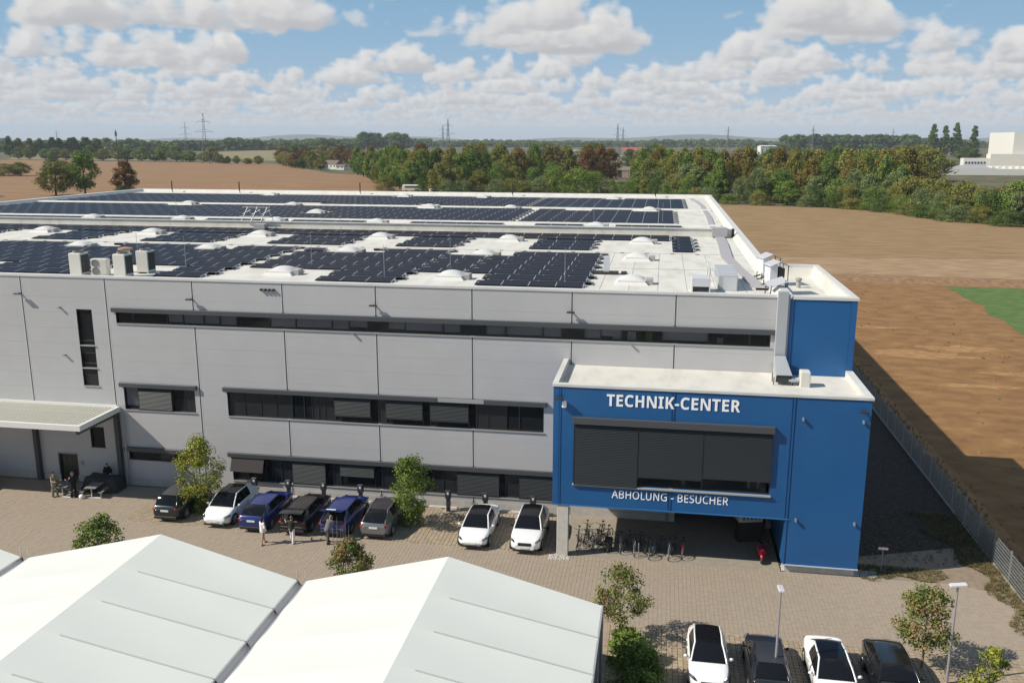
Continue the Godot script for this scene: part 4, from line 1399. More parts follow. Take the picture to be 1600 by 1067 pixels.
# ---------------------------------------------------------------- trees
var TONES := {
	"dark green": [[0.055, 0.100, 0.024], [0.088, 0.144, 0.033], [0.126, 0.169, 0.041]],
	"green": [[0.091, 0.164, 0.032], [0.144, 0.218, 0.042], [0.196, 0.246, 0.055]],
	"olive": [[0.138, 0.157, 0.034], [0.201, 0.210, 0.048], [0.251, 0.223, 0.061]],
	"ochre": [[0.166, 0.135, 0.033], [0.233, 0.162, 0.043], [0.133, 0.135, 0.033]],
	"rust-brown": [[0.164, 0.088, 0.030], [0.224, 0.121, 0.041], [0.119, 0.088, 0.030]],
	"bright green": [[0.158, 0.237, 0.040], [0.210, 0.285, 0.048], [0.123, 0.190, 0.035]],
	"grey-green": [[0.155, 0.194, 0.075], [0.208, 0.248, 0.100], [0.114, 0.162, 0.055]],
}

func leaf_mat(tone: String) -> StandardMaterial3D:
	var m := mat("leaf_" + tone, 1, 1, 1, 0.75)
	m.vertex_color_use_as_albedo = true
	m.metallic_specular = 0.3
	m.backlight_enabled = true
	m.backlight = Color(0.22, 0.24, 0.08)
	return m

# a crown of leaf-sized faces gathered in tufts; shape r(h) gives the half width at relative height 0..1
func crown_mesh(height: float, base: float, half: float, leaf: float, tufts: int, per: int, tone: String, seed_: int, shape: Callable, loose := 1.0) -> ArrayMesh:
	var r := RandomNumberGenerator.new()
	r.seed = seed_
	var v := PackedVector3Array()
	var n := PackedVector3Array()
	var c := PackedColorArray()
	var tones: Array = TONES[tone]
	for t in tufts:
		var h := r.randf()
		var w: float = shape.call(h) * half
		var a := r.randf() * TAU
		var d := sqrt(r.randf_range(0.12, 1.0)) * w
		var center := Vector3(cos(a) * d, lerpf(base, height, h), sin(a) * d)
		var size := r.randf_range(0.55, 1.25) * half * 0.32 * loose
		var k := r.randf()
		var tc: Array = tones[r.randi() % 3]
		for i in per:
			var u := Vector3(r.randfn(), r.randfn() * 0.75, r.randfn()).normalized()
			var p := center + u * size * pow(r.randf(), 0.45)
			var nn := (u * 0.7 + Vector3(r.randfn(), r.randfn() + 0.5, r.randfn()) * 0.5).normalized()
			var s := nn.cross(Vector3(r.randfn(), r.randfn(), r.randfn())).normalized() * leaf * r.randf_range(0.6, 1.2)
			var q := nn.cross(s) * 0.6
			var b := 0.85 + 0.3 * r.randf()
			var col := Color(tc[0] * b, tc[1] * b, tc[2] * b)
			var fold := nn * leaf * 0.15
			for e in [p - s, p + q + fold, p - q + fold, p + s, p - q + fold, p + q + fold]:
				v.append(e)
				n.append(nn)
				c.append(col)
	var arr := []
	arr.resize(Mesh.ARRAY_MAX)
	arr[Mesh.ARRAY_VERTEX] = v
	arr[Mesh.ARRAY_NORMAL] = n
	arr[Mesh.ARRAY_COLOR] = c
	var m := ArrayMesh.new()
	m.add_surface_from_arrays(Mesh.PRIMITIVE_TRIANGLES, arr)
	return m

func trunk_mesh(height: float, base: float, r0: float, half: float, limbs: int, seed_: int) -> ArrayMesh:
	var r := RandomNumberGenerator.new()
	r.seed = seed_
	var st := new_st()
	var lean := Vector3(r.randf_range(-0.03, 0.03), 0, r.randf_range(-0.03, 0.03)) * height
	tube(st, [Vector3.ZERO, lean * 0.3 + Vector3(0, height * 0.35, 0), lean + Vector3(0, height * 0.8, 0)], [r0, r0 * 0.7, r0 * 0.2], 7)
	for i in limbs:
		var h := lerpf(base * 0.8, height * 0.65, (i + 0.5) / limbs)
		var a := i * 2.4 + r.randf()
		var from := lean * (h / height) + Vector3(0, h, 0)
		var d := Vector3(cos(a), 0, sin(a)) * half * r.randf_range(0.5, 0.85)
		tube(st, [from, from + d * 0.5 + Vector3(0, height * 0.07, 0), from + d + Vector3(0, height * 0.18, 0)], [r0 * 0.45, r0 * 0.3, r0 * 0.1], 5)
	return st.commit()

var crowns := {}
const ROUND := 0
const TALL := 1
const BUSH := 2
const POPLAR := 3

func shape_of(kind: int) -> Callable:
	match kind:
		ROUND: return func(h): return pow(maxf(0.0, sin(PI * pow(h, 0.8) * 0.93 + 0.15)), 0.7)
		TALL: return func(h): return pow(maxf(0.0, sin(PI * pow(h, 0.62) * 0.92 + 0.18)), 0.9)
		BUSH: return func(h): return sqrt(maxf(0.0, 1.0 - h * h * 0.96))
		_: return func(h): return 0.55 + 0.45 * sin(PI * h) - 0.5 * h * h

# trees of the landscape: unit crowns (10 m tall), scaled per tree; three variants of each kind and tone
func land_tree(called: String, label: String, at: Vector3, height: float, width: float, kind: int, tone: String, group: String) -> void:
	var variant := rng.randi() % 3
	var key := "%d%s%d" % [kind, tone, variant]
	if not crowns.has(key):
		var s: int = 100 + kind * 37 + variant * 11 + tone.length()
		var base: float = [1.6, 1.0, 0.0, 0.6][kind]
		var half: float = [4.0, 3.0, 6.0, 1.3][kind]
		crowns[key] = [crown_mesh(10.0, base, half, 0.21 if kind != POPLAR else 0.17, [95, 95, 85, 110][kind], 92, tone, s, shape_of(kind)), trunk_mesh(10.0, base + 1.2, 0.24, half, 7, s), half * 2.15]
	var c: Array = crowns[key]
	var o := thing(called, label, "tree" if kind != BUSH else "bush", at, rng.randf() * TAU, group)
	o.scale = Vector3(width / c[2], height / 10.0, width / c[2])
	put("crown", c[0], leaf_mat(tone), o)
	if kind != BUSH:
		put("trunk", c[1], mat("bark", 0.06, 0.048, 0.036, 0.95), o)

const ORD := ["first", "second", "third", "fourth", "fifth", "sixth", "seventh", "eighth", "ninth", "tenth", "eleventh", "twelfth", "thirteenth", "fourteenth", "fifteenth", "sixteenth", "seventeenth", "eighteenth", "nineteenth", "twentieth"]

func nth(i: int) -> String:
	return ORD[i] if i < ORD.size() else "%dth" % (i + 1)

func along(line: Array, t: float) -> Vector2:
	var f := t * (line.size() - 1)
	var i := mini(int(f), line.size() - 2)
	return Vector2(line[i][0], line[i][1]).lerp(Vector2(line[i + 1][0], line[i + 1][1]), f - i)

# one row of a wood set back from a line seen from the yard
func wood_row(line: Array, back: float, count: int, h0: float, h1: float, w0: float, w1: float, kinds: Array, tones: Array, where: String, called: String, group: String, t0 := 0.0, t1 := 1.0) -> void:
	for i in count:
		var t := lerpf(t0, t1, (i + rng.randf_range(0.2, 0.8)) / count)
		var p := along(line, t)
		var away := (p - Vector2(42.7, 53.8)).normalized()
		p += away * (back + rng.randf_range(-0.35, 0.35) * minf(back + 4.0, 14.0))
		var tone: String = tones[rng.randi() % tones.size()]
		var kind: int = kinds[rng.randi() % kinds.size()]
		land_tree(called, "%s %s, %s from the left in the %s" % [tone, "bush" if kind == BUSH else "tree", nth(i), where], Vector3(p.x, SOIL, p.y), rng.randf_range(h0, h1), rng.randf_range(w0, w1), kind, tone, group)

func far_land() -> void:
	# the wood right of the hall, from the shrubs on the field edge back to the tall trees
	var r := [[30, -362], [49, -344], [66, -323], [106, -306], [124, -284], [131, -254], [148, -233], [166, -214]]
	wood_row(r, 3, 20, 3.5, 6.5, 8, 12, [BUSH], ["grey-green", "green", "dark green", "olive"], "shrub edge of the right field", "field_shrub", "shrubs along the field", 0.1, 1.0)
	wood_row(r, 11, 18, 7.0, 10.5, 8, 12, [ROUND, BUSH], ["grey-green", "green", "dark green", "olive"], "second row of the right wood", "wood_tree", "trees of the right wood")
	wood_row(r, 17, 16, 9, 14, 9, 13, [ROUND], ["olive", "green", "grey-green"], "understorey of the right wood", "wood_tree", "trees of the right wood", 0.0, 0.62)
	wood_row(r, 24, 16, 15, 20, 8, 12, [TALL, ROUND], ["olive", "green", "ochre", "dark green", "olive"], "third row of the right wood", "wood_tree", "trees of the right wood", 0.0, 0.60)
	wood_row(r, 34, 9, 9, 13, 10, 14, [ROUND], ["rust-brown", "olive", "grey-green", "olive", "ochre"], "third right-hand row of the wood", "wood_tree", "trees of the right wood", 0.56, 0.86)
	wood_row(r, 20, 6, 11, 13.5, 11, 15, [ROUND], ["green", "bright green", "green"], "row at the wood's right end", "wood_tree", "trees of the right wood", 0.82, 1.0)
	wood_row(r, 44, 15, 17, 22, 9, 13, [TALL, ROUND], ["ochre", "olive", "green", "olive", "olive"], "fourth row of the right wood", "wood_tree", "trees of the right wood", 0.0, 0.56)
	wood_row(r, 75, 13, 18, 22, 11, 15, [ROUND, TALL], ["olive", "ochre", "green"], "fifth row of the right wood", "wood_tree", "trees of the right wood", 0.0, 0.62)
	wood_row(r, 90, 12, 15, 19, 13, 18, [ROUND], ["olive", "ochre", "green", "olive"], "broad back row of the right wood", "wood_tree", "trees of the right wood", 0.45, 0.60)
	wood_row(r, 150, 12, 17, 21, 16, 22, [ROUND], ["olive", "green", "dark green"], "far back row of the right wood", "wood_tree", "trees of the right wood", 0.3, 0.66)
	wood_row(r, 300, 12, 15, 20, 22, 30, [ROUND], ["olive", "green", "dark green", "rust-brown"], "hindmost row of the right wood", "wood_tree", "trees of the right wood", 0.4, 0.68)
	# the grove in the middle
	var g := [[-232, -655], [-170, -564], [-112, -437], [-80, -379], [-58, -367], [-37, -387], [-18, -414], [5, -459]]
	wood_row(g, 4, 12, 9, 14, 10, 14, [ROUND, BUSH], ["olive", "dark green", "green"], "front row of the middle grove", "grove_tree", "trees of the middle grove", 0.22, 0.9)
	wood_row(g, 20, 15, 15, 20, 10, 14, [ROUND, TALL], ["green", "dark green", "olive", "green"], "second row of the middle grove", "grove_tree", "trees of the middle grove", 0.12, 0.75)
	wood_row(g, 50, 15, 18, 22, 11, 16, [ROUND, TALL], ["ochre", "olive", "green", "ochre"], "third row of the middle grove", "grove_tree", "trees of the middle grove", 0.2, 0.94)
	wood_row(g, 85, 11, 19, 23, 12, 16, [ROUND], ["ochre", "olive", "ochre", "rust-brown"], "back row of the middle grove", "grove_tree", "trees of the middle grove", 0.45, 1.0)
	wood_row([[-8, -470], [8, -485], [12, -500]], 4, 3, 19, 22, 12, 15, [ROUND], ["rust-brown"], "rusty right end of the middle grove", "grove_tree", "trees of the middle grove")
	# bright willow scrub behind the roof edge
	wood_row([[-60, -340], [-29, -378], [-8, -380]], 0, 7, 5.5, 7.5, 10, 14, [BUSH], ["grey-green", "olive"], "pale scrub behind the rear parapet", "willow_scrub", "scrub behind the hall")
	wood_row([[-14, -376], [2, -380], [14, -384]], 0, 4, 9.5, 11.5, 13, 17, [BUSH], ["bright green"], "bright scrub behind the rear parapet", "willow_scrub", "scrub behind the hall")
	wood_row([[16, -384], [34, -372], [52, -352]], 0, 8, 5, 8, 8, 12, [BUSH], ["grey-green", "green"], "scrub behind the roof's right corner", "willow_scrub", "scrub behind the hall")
	land_tree("field_bush", "lone round olive bush behind the rear parapet left of the grove", Vector3(-95, SOIL, -385), 7.0, 12.5, BUSH, "olive", "")
	land_tree("dark_tree", "dark spreading tree standing alone behind the road bridge", Vector3(-12, SOIL, -700), 21, 26, ROUND, "dark green", "")
	land_tree("dark_tree", "smaller dark tree right of the lone dark tree by the bridge", Vector3(14, SOIL, -720), 17, 14, ROUND, "dark green", "")
	for q in [[-147, -330, 1.2, "left"], [-136, -322, 1.9, "middle"], [-94, -330, 2.1, "right"]]:
		land_tree("field_scrub", "low brown scrub seen over the rear parapet, %s one" % q[3], Vector3(q[0], SOIL, q[1]), q[2] + 1.0, 7.0, BUSH, "rust-brown", "scrub at the field edge")
	# left of the hall
	land_tree("field_tree", "big dark tree on the left field, left crown of the pair", Vector3(-232, SOIL, -322), 13.5, 17, ROUND, "olive", "")
	land_tree("field_tree", "big green tree on the left field, tallest of the clump", Vector3(-224, SOIL, -332), 18.0, 16, ROUND, "green", "")
	land_tree("field_tree", "thin rusty tree right of the big green tree", Vector3(-216, SOIL, -352), 14.5, 13, TALL, "rust-brown", "")
	land_tree("field_bush", "low bush at the foot of the thin rusty tree", Vector3(-212, SOIL, -344), 3.5, 10, BUSH, "dark green", "")
	wood_row([[-440, -520], [-404, -517], [-385, -560]], 0, 6, 8, 14, 14, 20, [ROUND, BUSH], ["dark green", "olive", "green"], "hedge at the left picture edge", "hedge_tree", "hedge at the left edge")
	wood_row([[-900, -1130], [-840, -1190], [-800, -1220]], 0, 12, 24, 29, 15, 20, [TALL, POPLAR], ["dark green", "olive"], "tall dark row at the far left", "row_tree", "dark row of trees at the far left")
	wood_row([[-780, -1000], [-600, -940], [-445, -900]], 0, 17, 11, 18, 16, 24, [ROUND], ["olive", "dark green", "grey-green", "green"], "hedgerow beyond the left field", "hedgerow_tree", "hedgerow beyond the left field")
	wood_row([[-440, -880], [-410, -845], [-364, -829]], 0, 7, 5, 10, 8, 13, [ROUND], ["dark green", "olive"], "loose row right of the big pylon", "row_tree", "small trees right of the pylon")
	wood_row([[-335, -811], [-290, -735], [-223, -646]], 6, 8, 8, 15, 13, 20, [ROUND], ["dark green", "green", "olive", "rust-brown"], "trees round the white farmhouse", "farm_tree", "trees round the farmhouse", 0.0, 0.95)
	wood_row([[-380, -900], [-300, -860], [-220, -760]], 20, 9, 14, 19, 18, 26, [ROUND], ["olive", "dark green", "rust-brown"], "row behind the white farmhouse", "farm_tree", "trees round the farmhouse")
	wood_row([[-670, -2030], [-615, -2050], [-560, -2060]], 0, 6, 36, 42, 44, 56, [ROUND], ["dark green", "grey-green", "dark green"], "round grove on the skyline", "grove_tree", "round grove on the skyline")
	for i in 4:
		land_tree("poplar", "tall slender poplar on the right skyline, %s from the left" % nth(i), Vector3([470, 488, 505, 532][i], SOIL, -1520), [50, 47, 52, 47][i], 17, POPLAR, "dark green", "row of poplars")
	for q in [[-60, -1180, 0], [30, -1150, 1], [-130, -1260, 2], [90, -1250, 3], [170, -1060, 4], [250, -1100, 5], [330, -1150, 6], [420, -1180, 7], [210, -900, 8], [300, -930, 9], [560, -1300, 10], [640, -1280, 11]]:
		land_tree("far_tree", "rounded far tree before the skyline, %s from the left" % nth(q[2]), Vector3(q[0], SOIL, q[1]), rng.randf_range(14, 20), rng.randf_range(22, 40), ROUND, ["olive", "dark green", "green"][q[2] % 3], "far trees before the skyline")
	# woods on the skyline that read as one mass
	var xf := []
	var cl := []
	var clump := crown_mesh(10.0, 0.0, 6.0, 0.9, 40, 30, "green", 900, shape_of(BUSH))
	var beds := [[[-2600, -2300], [-1400, -2450], [-700, -2950], [100, -3150], [900, -3100], [2200, -2900]], [[-1500, -1400], [-1060, -1650], [-900, -2000], [-700, -2100]], [[-1800, -3400], [-700, -3900], [400, -4100], [1500, -3900]]]
	for b in beds.size():
		var n: int = [700, 160, 320][b]
		for i in n:
			var t := (i + rng.randf()) / n
			var p := along(beds[b], t)
			p += (p - Vector2(42.7, 53.8)).normalized() * rng.randf_range(0, 160)
			var h := rng.randf_range(1.3, 2.1) * (1.25 if sin(t * 23.0) > 0.4 else 1.0)
			var w := rng.randf_range(2.2, 3.6)
			xf.append(Transform3D(Basis.from_euler(Vector3(0, rng.randf() * TAU, 0)) * Basis.from_scale(Vector3(w, h, w)), Vector3(p.x, SOIL, p.y)))
			var k := rng.randf_range(0.5, 1.0)
			cl.append(Color(k, k, k * 0.95))
	for i in 150:
		# the dark block of forest right of the middle
		var p := Vector2(rng.randf_range(330, 700), rng.randf_range(-2350, -2100))
		xf.append(Transform3D(Basis.from_euler(Vector3(0, rng.randf() * TAU, 0)) * Basis.from_scale(Vector3(3.2, rng.randf_range(2.7, 3.4) * (1.0 if p.x < 600 else 0.8), 3.2)), Vector3(p.x, SOIL, p.y)))
		cl.append(Color(0.45, 0.5, 0.55))
	var f := many("skyline_forest", clump, leaf_mat("green"), xf, cl)
	tag(f, "dark band of distant forest along the whole skyline", "forest")
	# low hills
	var st := new_st()
	var rows := []
	for i in 3:
		var line := []
		for k in 60:
			var x := -9000.0 + k * 300.0
			var h := 55.0 + 30.0 * sin(x * 0.0011 + 1.0) + 18.0 * sin(x * 0.0031)
			line.append(Vector3(x, [SOIL - 2, SOIL + h, SOIL - 2][i], [-12500.0, -13500.0, -14500.0][i]))
		line.reverse()
		rows.append(line)
	grid(st, rows)
	struct("hills", st.commit(), mat("hill_green", 0.05, 0.06, 0.03, 1.0))
	pylons()
	far_buildings()

func pylons() -> void:
	var steel := mat("pylon_steel", 0.20, 0.21, 0.22, 0.6, 0.2)
	var o := thing("power_pylon", "tallest lattice power pylon standing on the left field", "pylon", Vector3(-432, SOIL, -840), 0.5, "power pylons across the plain")
	var lv := [[0.0, 4.2], [9.0, 3.2], [18.0, 2.3], [27.0, 1.5], [34.0, 1.1], [41.0, 0.9], [47.0, 0.7], [51.5, 0.15]]
	for s in [[-1, -1], [1, -1], [1, 1], [-1, 1]]:
		var st := new_st()
		var pts := []
		var rad := []
		for l in lv:
			pts.append(Vector3(s[0] * l[1], l[0], s[1] * l[1]))
			rad.append(0.22 if l[0] < 30 else 0.15)
		tube(st, pts, rad, 5)
		obj("leg", st, steel, o)
	var st := new_st()
	for i in lv.size() - 1:
		var a: Array = lv[i]
		var b: Array = lv[i + 1]
		for k in 4:
			var s: Array = [[-1, -1], [1, -1], [1, 1], [-1, 1]][k]
			var e: Array = [[1, -1], [1, 1], [-1, 1], [-1, -1]][k]
			tube(st, [Vector3(s[0] * a[1], a[0], s[1] * a[1]), Vector3(e[0] * b[1], b[0], e[1] * b[1])], [0.10], 4, false)
			tube(st, [Vector3(e[0] * a[1], a[0], e[1] * a[1]), Vector3(s[0] * b[1], b[0], s[1] * b[1])], [0.10], 4, false)
	obj("bracing", st, steel, o)
	for q in [[20.5, 8.5], [33.0, 9.0], [43.0, 6.5]]:
		st = new_st()
		for s in [-1, 1]:
			tube(st, [Vector3(0, q[0], 0.6), Vector3(s * q[1], q[0] + 0.1, 0)], [0.14, 0.1], 4)
			tube(st, [Vector3(0, q[0], -0.6), Vector3(s * q[1], q[0] + 0.1, 0)], [0.14, 0.1], 4)
			tube(st, [Vector3(0, q[0] + 2.4, 0), Vector3(s * q[1], q[0] + 0.1, 0)], [0.12, 0.08], 4)
			tube(st, [Vector3(s * q[1], q[0], 0), Vector3(s * q[1], q[0] - 2.2, 0)], [0.10], 4)
		obj("cross_arm", st, steel, o)
	st = new_st()
	for s in [-1, 1]:
		tube(st, [Vector3(0, 50.5, 0), Vector3(s * 5.0, 54.5, 0)], [0.12, 0.08], 4)
	obj("earth_peak", st, steel, o)
	for q in [[-240, -1130, "power pylon above the middle grove, taller of the two"], [-372, -1640, "power pylon just left of the one above the middle grove"], [-723, -1327, "smaller pylon left of the tallest pylon"], [-37, -1523, "power pylon on the skyline above the lone dark tree"], [-47, -1950, "fainter pylon overlapping the one above the dark tree"], [168, -1845, "power pylon above the wood behind the roof's right corner"], [330, -1828, "pylon before the dark forest block, left of two"], [584, -2278, "pylon at the right end of the dark forest block"], [-1800, -2500, "faint pylon near the left picture edge"], [-830, -2600, "faint pylon midway between the tallest pylon and the round grove"]]:
		dup(o, q[2], Vector3(q[0], SOIL, q[1]), 0.5, 1.0, "power pylons across the plain")
	o = thing("radio_mast", "slender dark mast standing on the left field", "mast", Vector3(-467, SOIL, -738))
	st = new_st()
	tube(st, [Vector3.ZERO, Vector3(0, 34, 0)], [0.55, 0.3], 7)
	obj("pole", st, mat("mast_dark", 0.07, 0.065, 0.06), o)
	bx("aerial", Vector3(-0.7, 28, -0.7), Vector3(0.7, 32, 0.7), mat("mast_dark", 0.07, 0.065, 0.06), o)

func gable_house(called: String, label: String, at: Vector3, turn: float, w: float, d: float, h: float, rh: float, wall: Material, roof: Material, wins: int) -> void:
	var o := thing(called, label, "building", at, turn)
	bx("wall", Vector3(-w / 2, 0, -d / 2), Vector3(w / 2, h, d / 2), wall, o)
	var st := new_st()
	var e := 0.4
	quad(st, Vector3(-w / 2 - e, h - 0.1, d / 2 + e), Vector3(w / 2 + e, h - 0.1, d / 2 + e), Vector3(w / 2 + e, h + rh, 0), Vector3(-w / 2 - e, h + rh, 0))
	quad(st, Vector3(w / 2 + e, h - 0.1, -d / 2 - e), Vector3(-w / 2 - e, h - 0.1, -d / 2 - e), Vector3(-w / 2 - e, h + rh, 0), Vector3(w / 2 + e, h + rh, 0))
	tri(st, Vector3(w / 2, h, d / 2), Vector3(w / 2, h, -d / 2), Vector3(w / 2, h + rh - 0.1, 0))
	tri(st, Vector3(-w / 2, h, -d / 2), Vector3(-w / 2, h, d / 2), Vector3(-w / 2, h + rh - 0.1, 0))
	obj("roof", st, roof, o)
	for k in wins:
		var x := -w / 2 + w * (k + 0.5) / wins
		bx("window", Vector3(x - 0.6, h * 0.45, d / 2 + 0.002), Vector3(x + 0.6, h * 0.8, d / 2 + 0.05), mat("far_window", 0.05, 0.05, 0.055, 0.4), o)

func far_buildings() -> void:
	var white := mat("far_white", 0.64, 0.63, 0.58, 0.8)
	var cream := mat("far_cream", 0.60, 0.58, 0.50, 0.8)
	var tile := mat("far_tile", 0.16, 0.12, 0.10, 0.9)
	gable_house("farmhouse", "white farmhouse with a brown roof among trees left of the grove", Vector3(-240, SOIL, -700), -0.3, 14, 10, 4.6, 3.2, white, tile, 4)
	gable_house("farm_shed", "low white shed in front of the farmhouse", Vector3(-228, SOIL, -690), -0.3, 8, 6, 2.8, 1.5, white, tile, 2)
	gable_house("barn", "small pale barn in the hedgerow left of the big pylon", Vector3(-525, SOIL, -945), 0.1, 14, 9, 5, 3, mat("far_grey", 0.4, 0.39, 0.37), tile, 2)
	gable_house("red_roof_hall", "long hall with a red roof on the skyline above the dark tree", Vector3(5, SOIL, -1480), 0.0, 62, 30, 8, 5, mat("far_grey", 0.4, 0.39, 0.37), mat("far_red", 0.40, 0.09, 0.07), 10)
	gable_house("pale_hall", "pale flat hall left of the red roofed hall", Vector3(-75, SOIL, -1420), 0.0, 64, 30, 8, 1.5, white, mat("far_grey", 0.4, 0.39, 0.37), 8)
	gable_house("pale_hall", "pale hall with dark openings behind the lone dark tree", Vector3(-20, SOIL, -1000), 0.0, 40, 20, 7, 1.0, white, mat("far_grey", 0.4, 0.39, 0.37), 5)
	gable_house("pale_hall", "small white plant building over the wood before the dark forest", Vector3(182, SOIL, -1250), 0.2, 22, 16, 17, 1.0, white, white, 4)
	# the white works at the right edge
	var o := thing("white_works", "big windowless cream works building at the right edge with white annexes", "building", Vector3(300, SOIL, -700))
	bx("tall_block", Vector3(7.5, 0, -60), Vector3(80, 31.3, -6), white, o)
	bx("middle_block", Vector3(-11, 0, -5.9), Vector3(80, 15, 4), cream, o)
	var a := bx("office", Vector3(-29.8, 0, -5), Vector3(-11.1, 11.8, 3.4), white, o)
	for k in 7:
		bx("window", Vector3(-28.6 + k * 2.2, 7.6, 3.402), Vector3(-27.2 + k * 2.2, 9.2, 3.5), mat("far_window", 0.05, 0.05, 0.055, 0.4), a)
	var h := bx("low_hall", Vector3(-52, 0, 4.1), Vector3(60, 4.6, 30), white, o)
	for k in 16:
		bx("roof_light", Vector3(-16 + k * 4.6, 4.601, 6), Vector3(-13.6 + k * 4.6, 6.2, 24), white, h)
	var st := new_st()
	quad(st, Vector3(-53, 4.6, 30), Vector3(-13, 4.6, 30), Vector3(-14, 6.6, 5), Vector3(-52, 6.6, 5))
	obj("sloped_roof", st, mat("far_roof_grey", 0.32, 0.33, 0.35), o)
	# the road bridge in the gap of the trees
	o = thing("road_bridge", "beige concrete road bridge in the gap between the woods", "bridge", Vector3(0, SOIL, -560))
	bx("deck", Vector3(-40, 5.6, -5), Vector3(40, 7.2, 5), mat("bridge_beige", 0.42, 0.35, 0.26), o)
	bx("parapet", Vector3(-40, 7.2, 4.5), Vector3(40, 8.0, 4.9), mat("bridge_beige", 0.42, 0.35, 0.26), o)
	for x in [-22.0, 14.0]:
		bx("pier", Vector3(x - 1, 0, -3), Vector3(x + 1, 5.6, 3), mat("bridge_dark", 0.2, 0.15, 0.12), o)
	struct("bridge_bank", sheet([[-60, -690], [60, -690], [50, -470], [-40, -470]], SOIL + 0.03), mottled("bank_brown", [[0.12, 0.085, 0.06], [0.17, 0.12, 0.085]], Vector3.ONE * 0.01, 1.0))
	# trailers peeping over the rear parapet
	for q in [[-79, -379, 0.1, "white curved trailer roof peeping over the rear parapet"], [-64, -373, 0.35, "flat pale trailer behind the rear parapet right of the curved one"]]:
		o = thing("trailer", q[3], "trailer", Vector3(q[0], SOIL, q[1]), q[2])
		var hh := 3.6 if q[2] < 0.2 else 2.2
		bx("body", Vector3(-4.8, 0.9, -1.25), Vector3(4.8, hh, 1.25), white, o, 0.3)
		bx("window", Vector3(-3.5, hh - 1.5, 1.251), Vector3(4.0, hh - 0.6, 1.27), mat("far_window", 0.05, 0.05, 0.055), o)
		for x in [-3.0, 3.0]:
			st = new_st()
			lathe(st, [[0.0, -1.2], [0.45, -1.2], [0.45, 1.2], [0.0, 1.2]], 12, Transform3D(Basis.from_euler(Vector3(PI / 2, 0, 0)), Vector3(x, 0.45, 0)))
			obj("wheel", st, mat("tyre", 0.02, 0.02, 0.02), o)

# ---------------------------------------------------------------- small trees of the yard
func yard_tree(label: String, at: Vector3, h: float, base: float, half: float, tufts: int, tone: String, seed_: int, shape: int, stake := true, low := 0) -> void:
	var o := thing("yard_tree", label, "tree", at, 0.0, "young trees of the yard")
	put("crown", crown_mesh(h, base, half, 0.07, tufts, 84, tone, seed_, shape_of(shape), 0.95), leaf_mat(tone), o)
	put("trunk", trunk_mesh(h, base, 0.065, half, 9, seed_), mat("young_bark", 0.17, 0.14, 0.10, 0.9), o)
	if low > 0:
		put("undergrowth", crown_mesh(1.0, 0.05, 0.7, 0.07, low, 60, "green", seed_ + 5, shape_of(BUSH)), leaf_mat("green"), o)

func yard_trees() -> void:
	TONES["young"] = [[0.238, 0.255, 0.038], [0.311, 0.302, 0.051], [0.163, 0.199, 0.034]]
	TONES["maple"] = [[0.136, 0.189, 0.038], [0.182, 0.237, 0.051], [0.100, 0.151, 0.030]]
	TONES["tired"] = [[0.182, 0.189, 0.051], [0.255, 0.189, 0.075], [0.109, 0.151, 0.034]]
	yard_tree("yellow-green pointed tree between the dark green and the white car", Vector3(13.9, 0, 3.4), 4.9, 1.2, 1.7, 80, "young", 11, TALL, false, 24)
	yard_tree("round green tree right of the grey hatchback in the parking row", Vector3(28.0, 0, 3.3), 4.5, 0.9, 1.4, 80, "maple", 12, ROUND, false, 22)
	yard_tree("dark autumn tree half hidden behind the left marquee", Vector3(13.5, 0, 13.4), 3.8, 0.8, 1.45, 80, "maple", 13, ROUND)
	yard_tree("thin-topped tree half hidden behind the middle marquee's gable", Vector3(27.7, 0, 13.5), 3.6, 0.8, 1.25, 70, "tired", 14, ROUND)
	yard_tree("sparse autumn tree beside the right corner of the marquee", Vector3(41.45, 0, 14.6), 3.75, 1.45, 1.35, 44, "tired", 15, ROUND)
	yard_tree("bushy young tree between the black car and the lamp post", Vector3(55.2, 0, 14.5), 3.85, 1.3, 1.42, 62, "tired", 16, ROUND)
	yard_tree("small yellowish tree cut off at the bottom right edge", Vector3(57.1, 0, 17.2), 2.7, 0.3, 1.0, 44, "young", 17, TALL)
	# twigs above the middle tree
	var o := thing("bare_twigs", "thin bare upright twigs in front of the open blue car", "sapling", Vector3(27.2, 0, 13.4))
	for k in 6:
		var st := new_st()
		var x := -0.5 + k * 0.2
		tube(st, [Vector3(x * 0.3, 0, 0), Vector3(x * 0.8, 2.6, 0.05 * k), Vector3(x + 0.1 * sin(k), 4.6 + 0.3 * sin(k * 2.0), 0)], [0.03, 0.022, 0.008], 5)
		obj("twig", st, mat("twig_grey", 0.22, 0.20, 0.16), o)
	for q in [[42.0, 16.4, 1.5, 0.9, "upper dark green shrub at the marquee's right corner"], [42.4, 18.0, 2.0, 1.25, "middle dark green shrub beside the marquee's right wall"], [42.6, 19.8, 1.7, 1.0, "lowest shrub beside the marquee at the bottom edge"], [41.7, 15.2, 1.1, 0.7, "small shrub at the foot of the sparse autumn tree"]]:
		var s := thing("shrub", q[4], "shrub", Vector3(q[0], 0, q[1]), 0.0, "shrubs beside the marquee")
		put("foliage", crown_mesh(q[2], 0.05, q[3], 0.075, 55, 80, "maple", int(q[1] * 10), shape_of(BUSH)), leaf_mat("maple"), s)
		put("stems", trunk_mesh(q[2], 0.2, 0.04, q[3], 6, int(q[1] * 7)), mats["young_bark"], s)

# ---------------------------------------------------------------- cars (nose towards +z)
func paint(key: String, r: float, g: float, b: float, metal := 0.0) -> StandardMaterial3D:
	var m := mat("paint_" + key, r, g, b, 0.28, metal)
	m.clearcoat_enabled = true
	m.clearcoat = 0.8
	m.clearcoat_roughness = 0.06
	return m

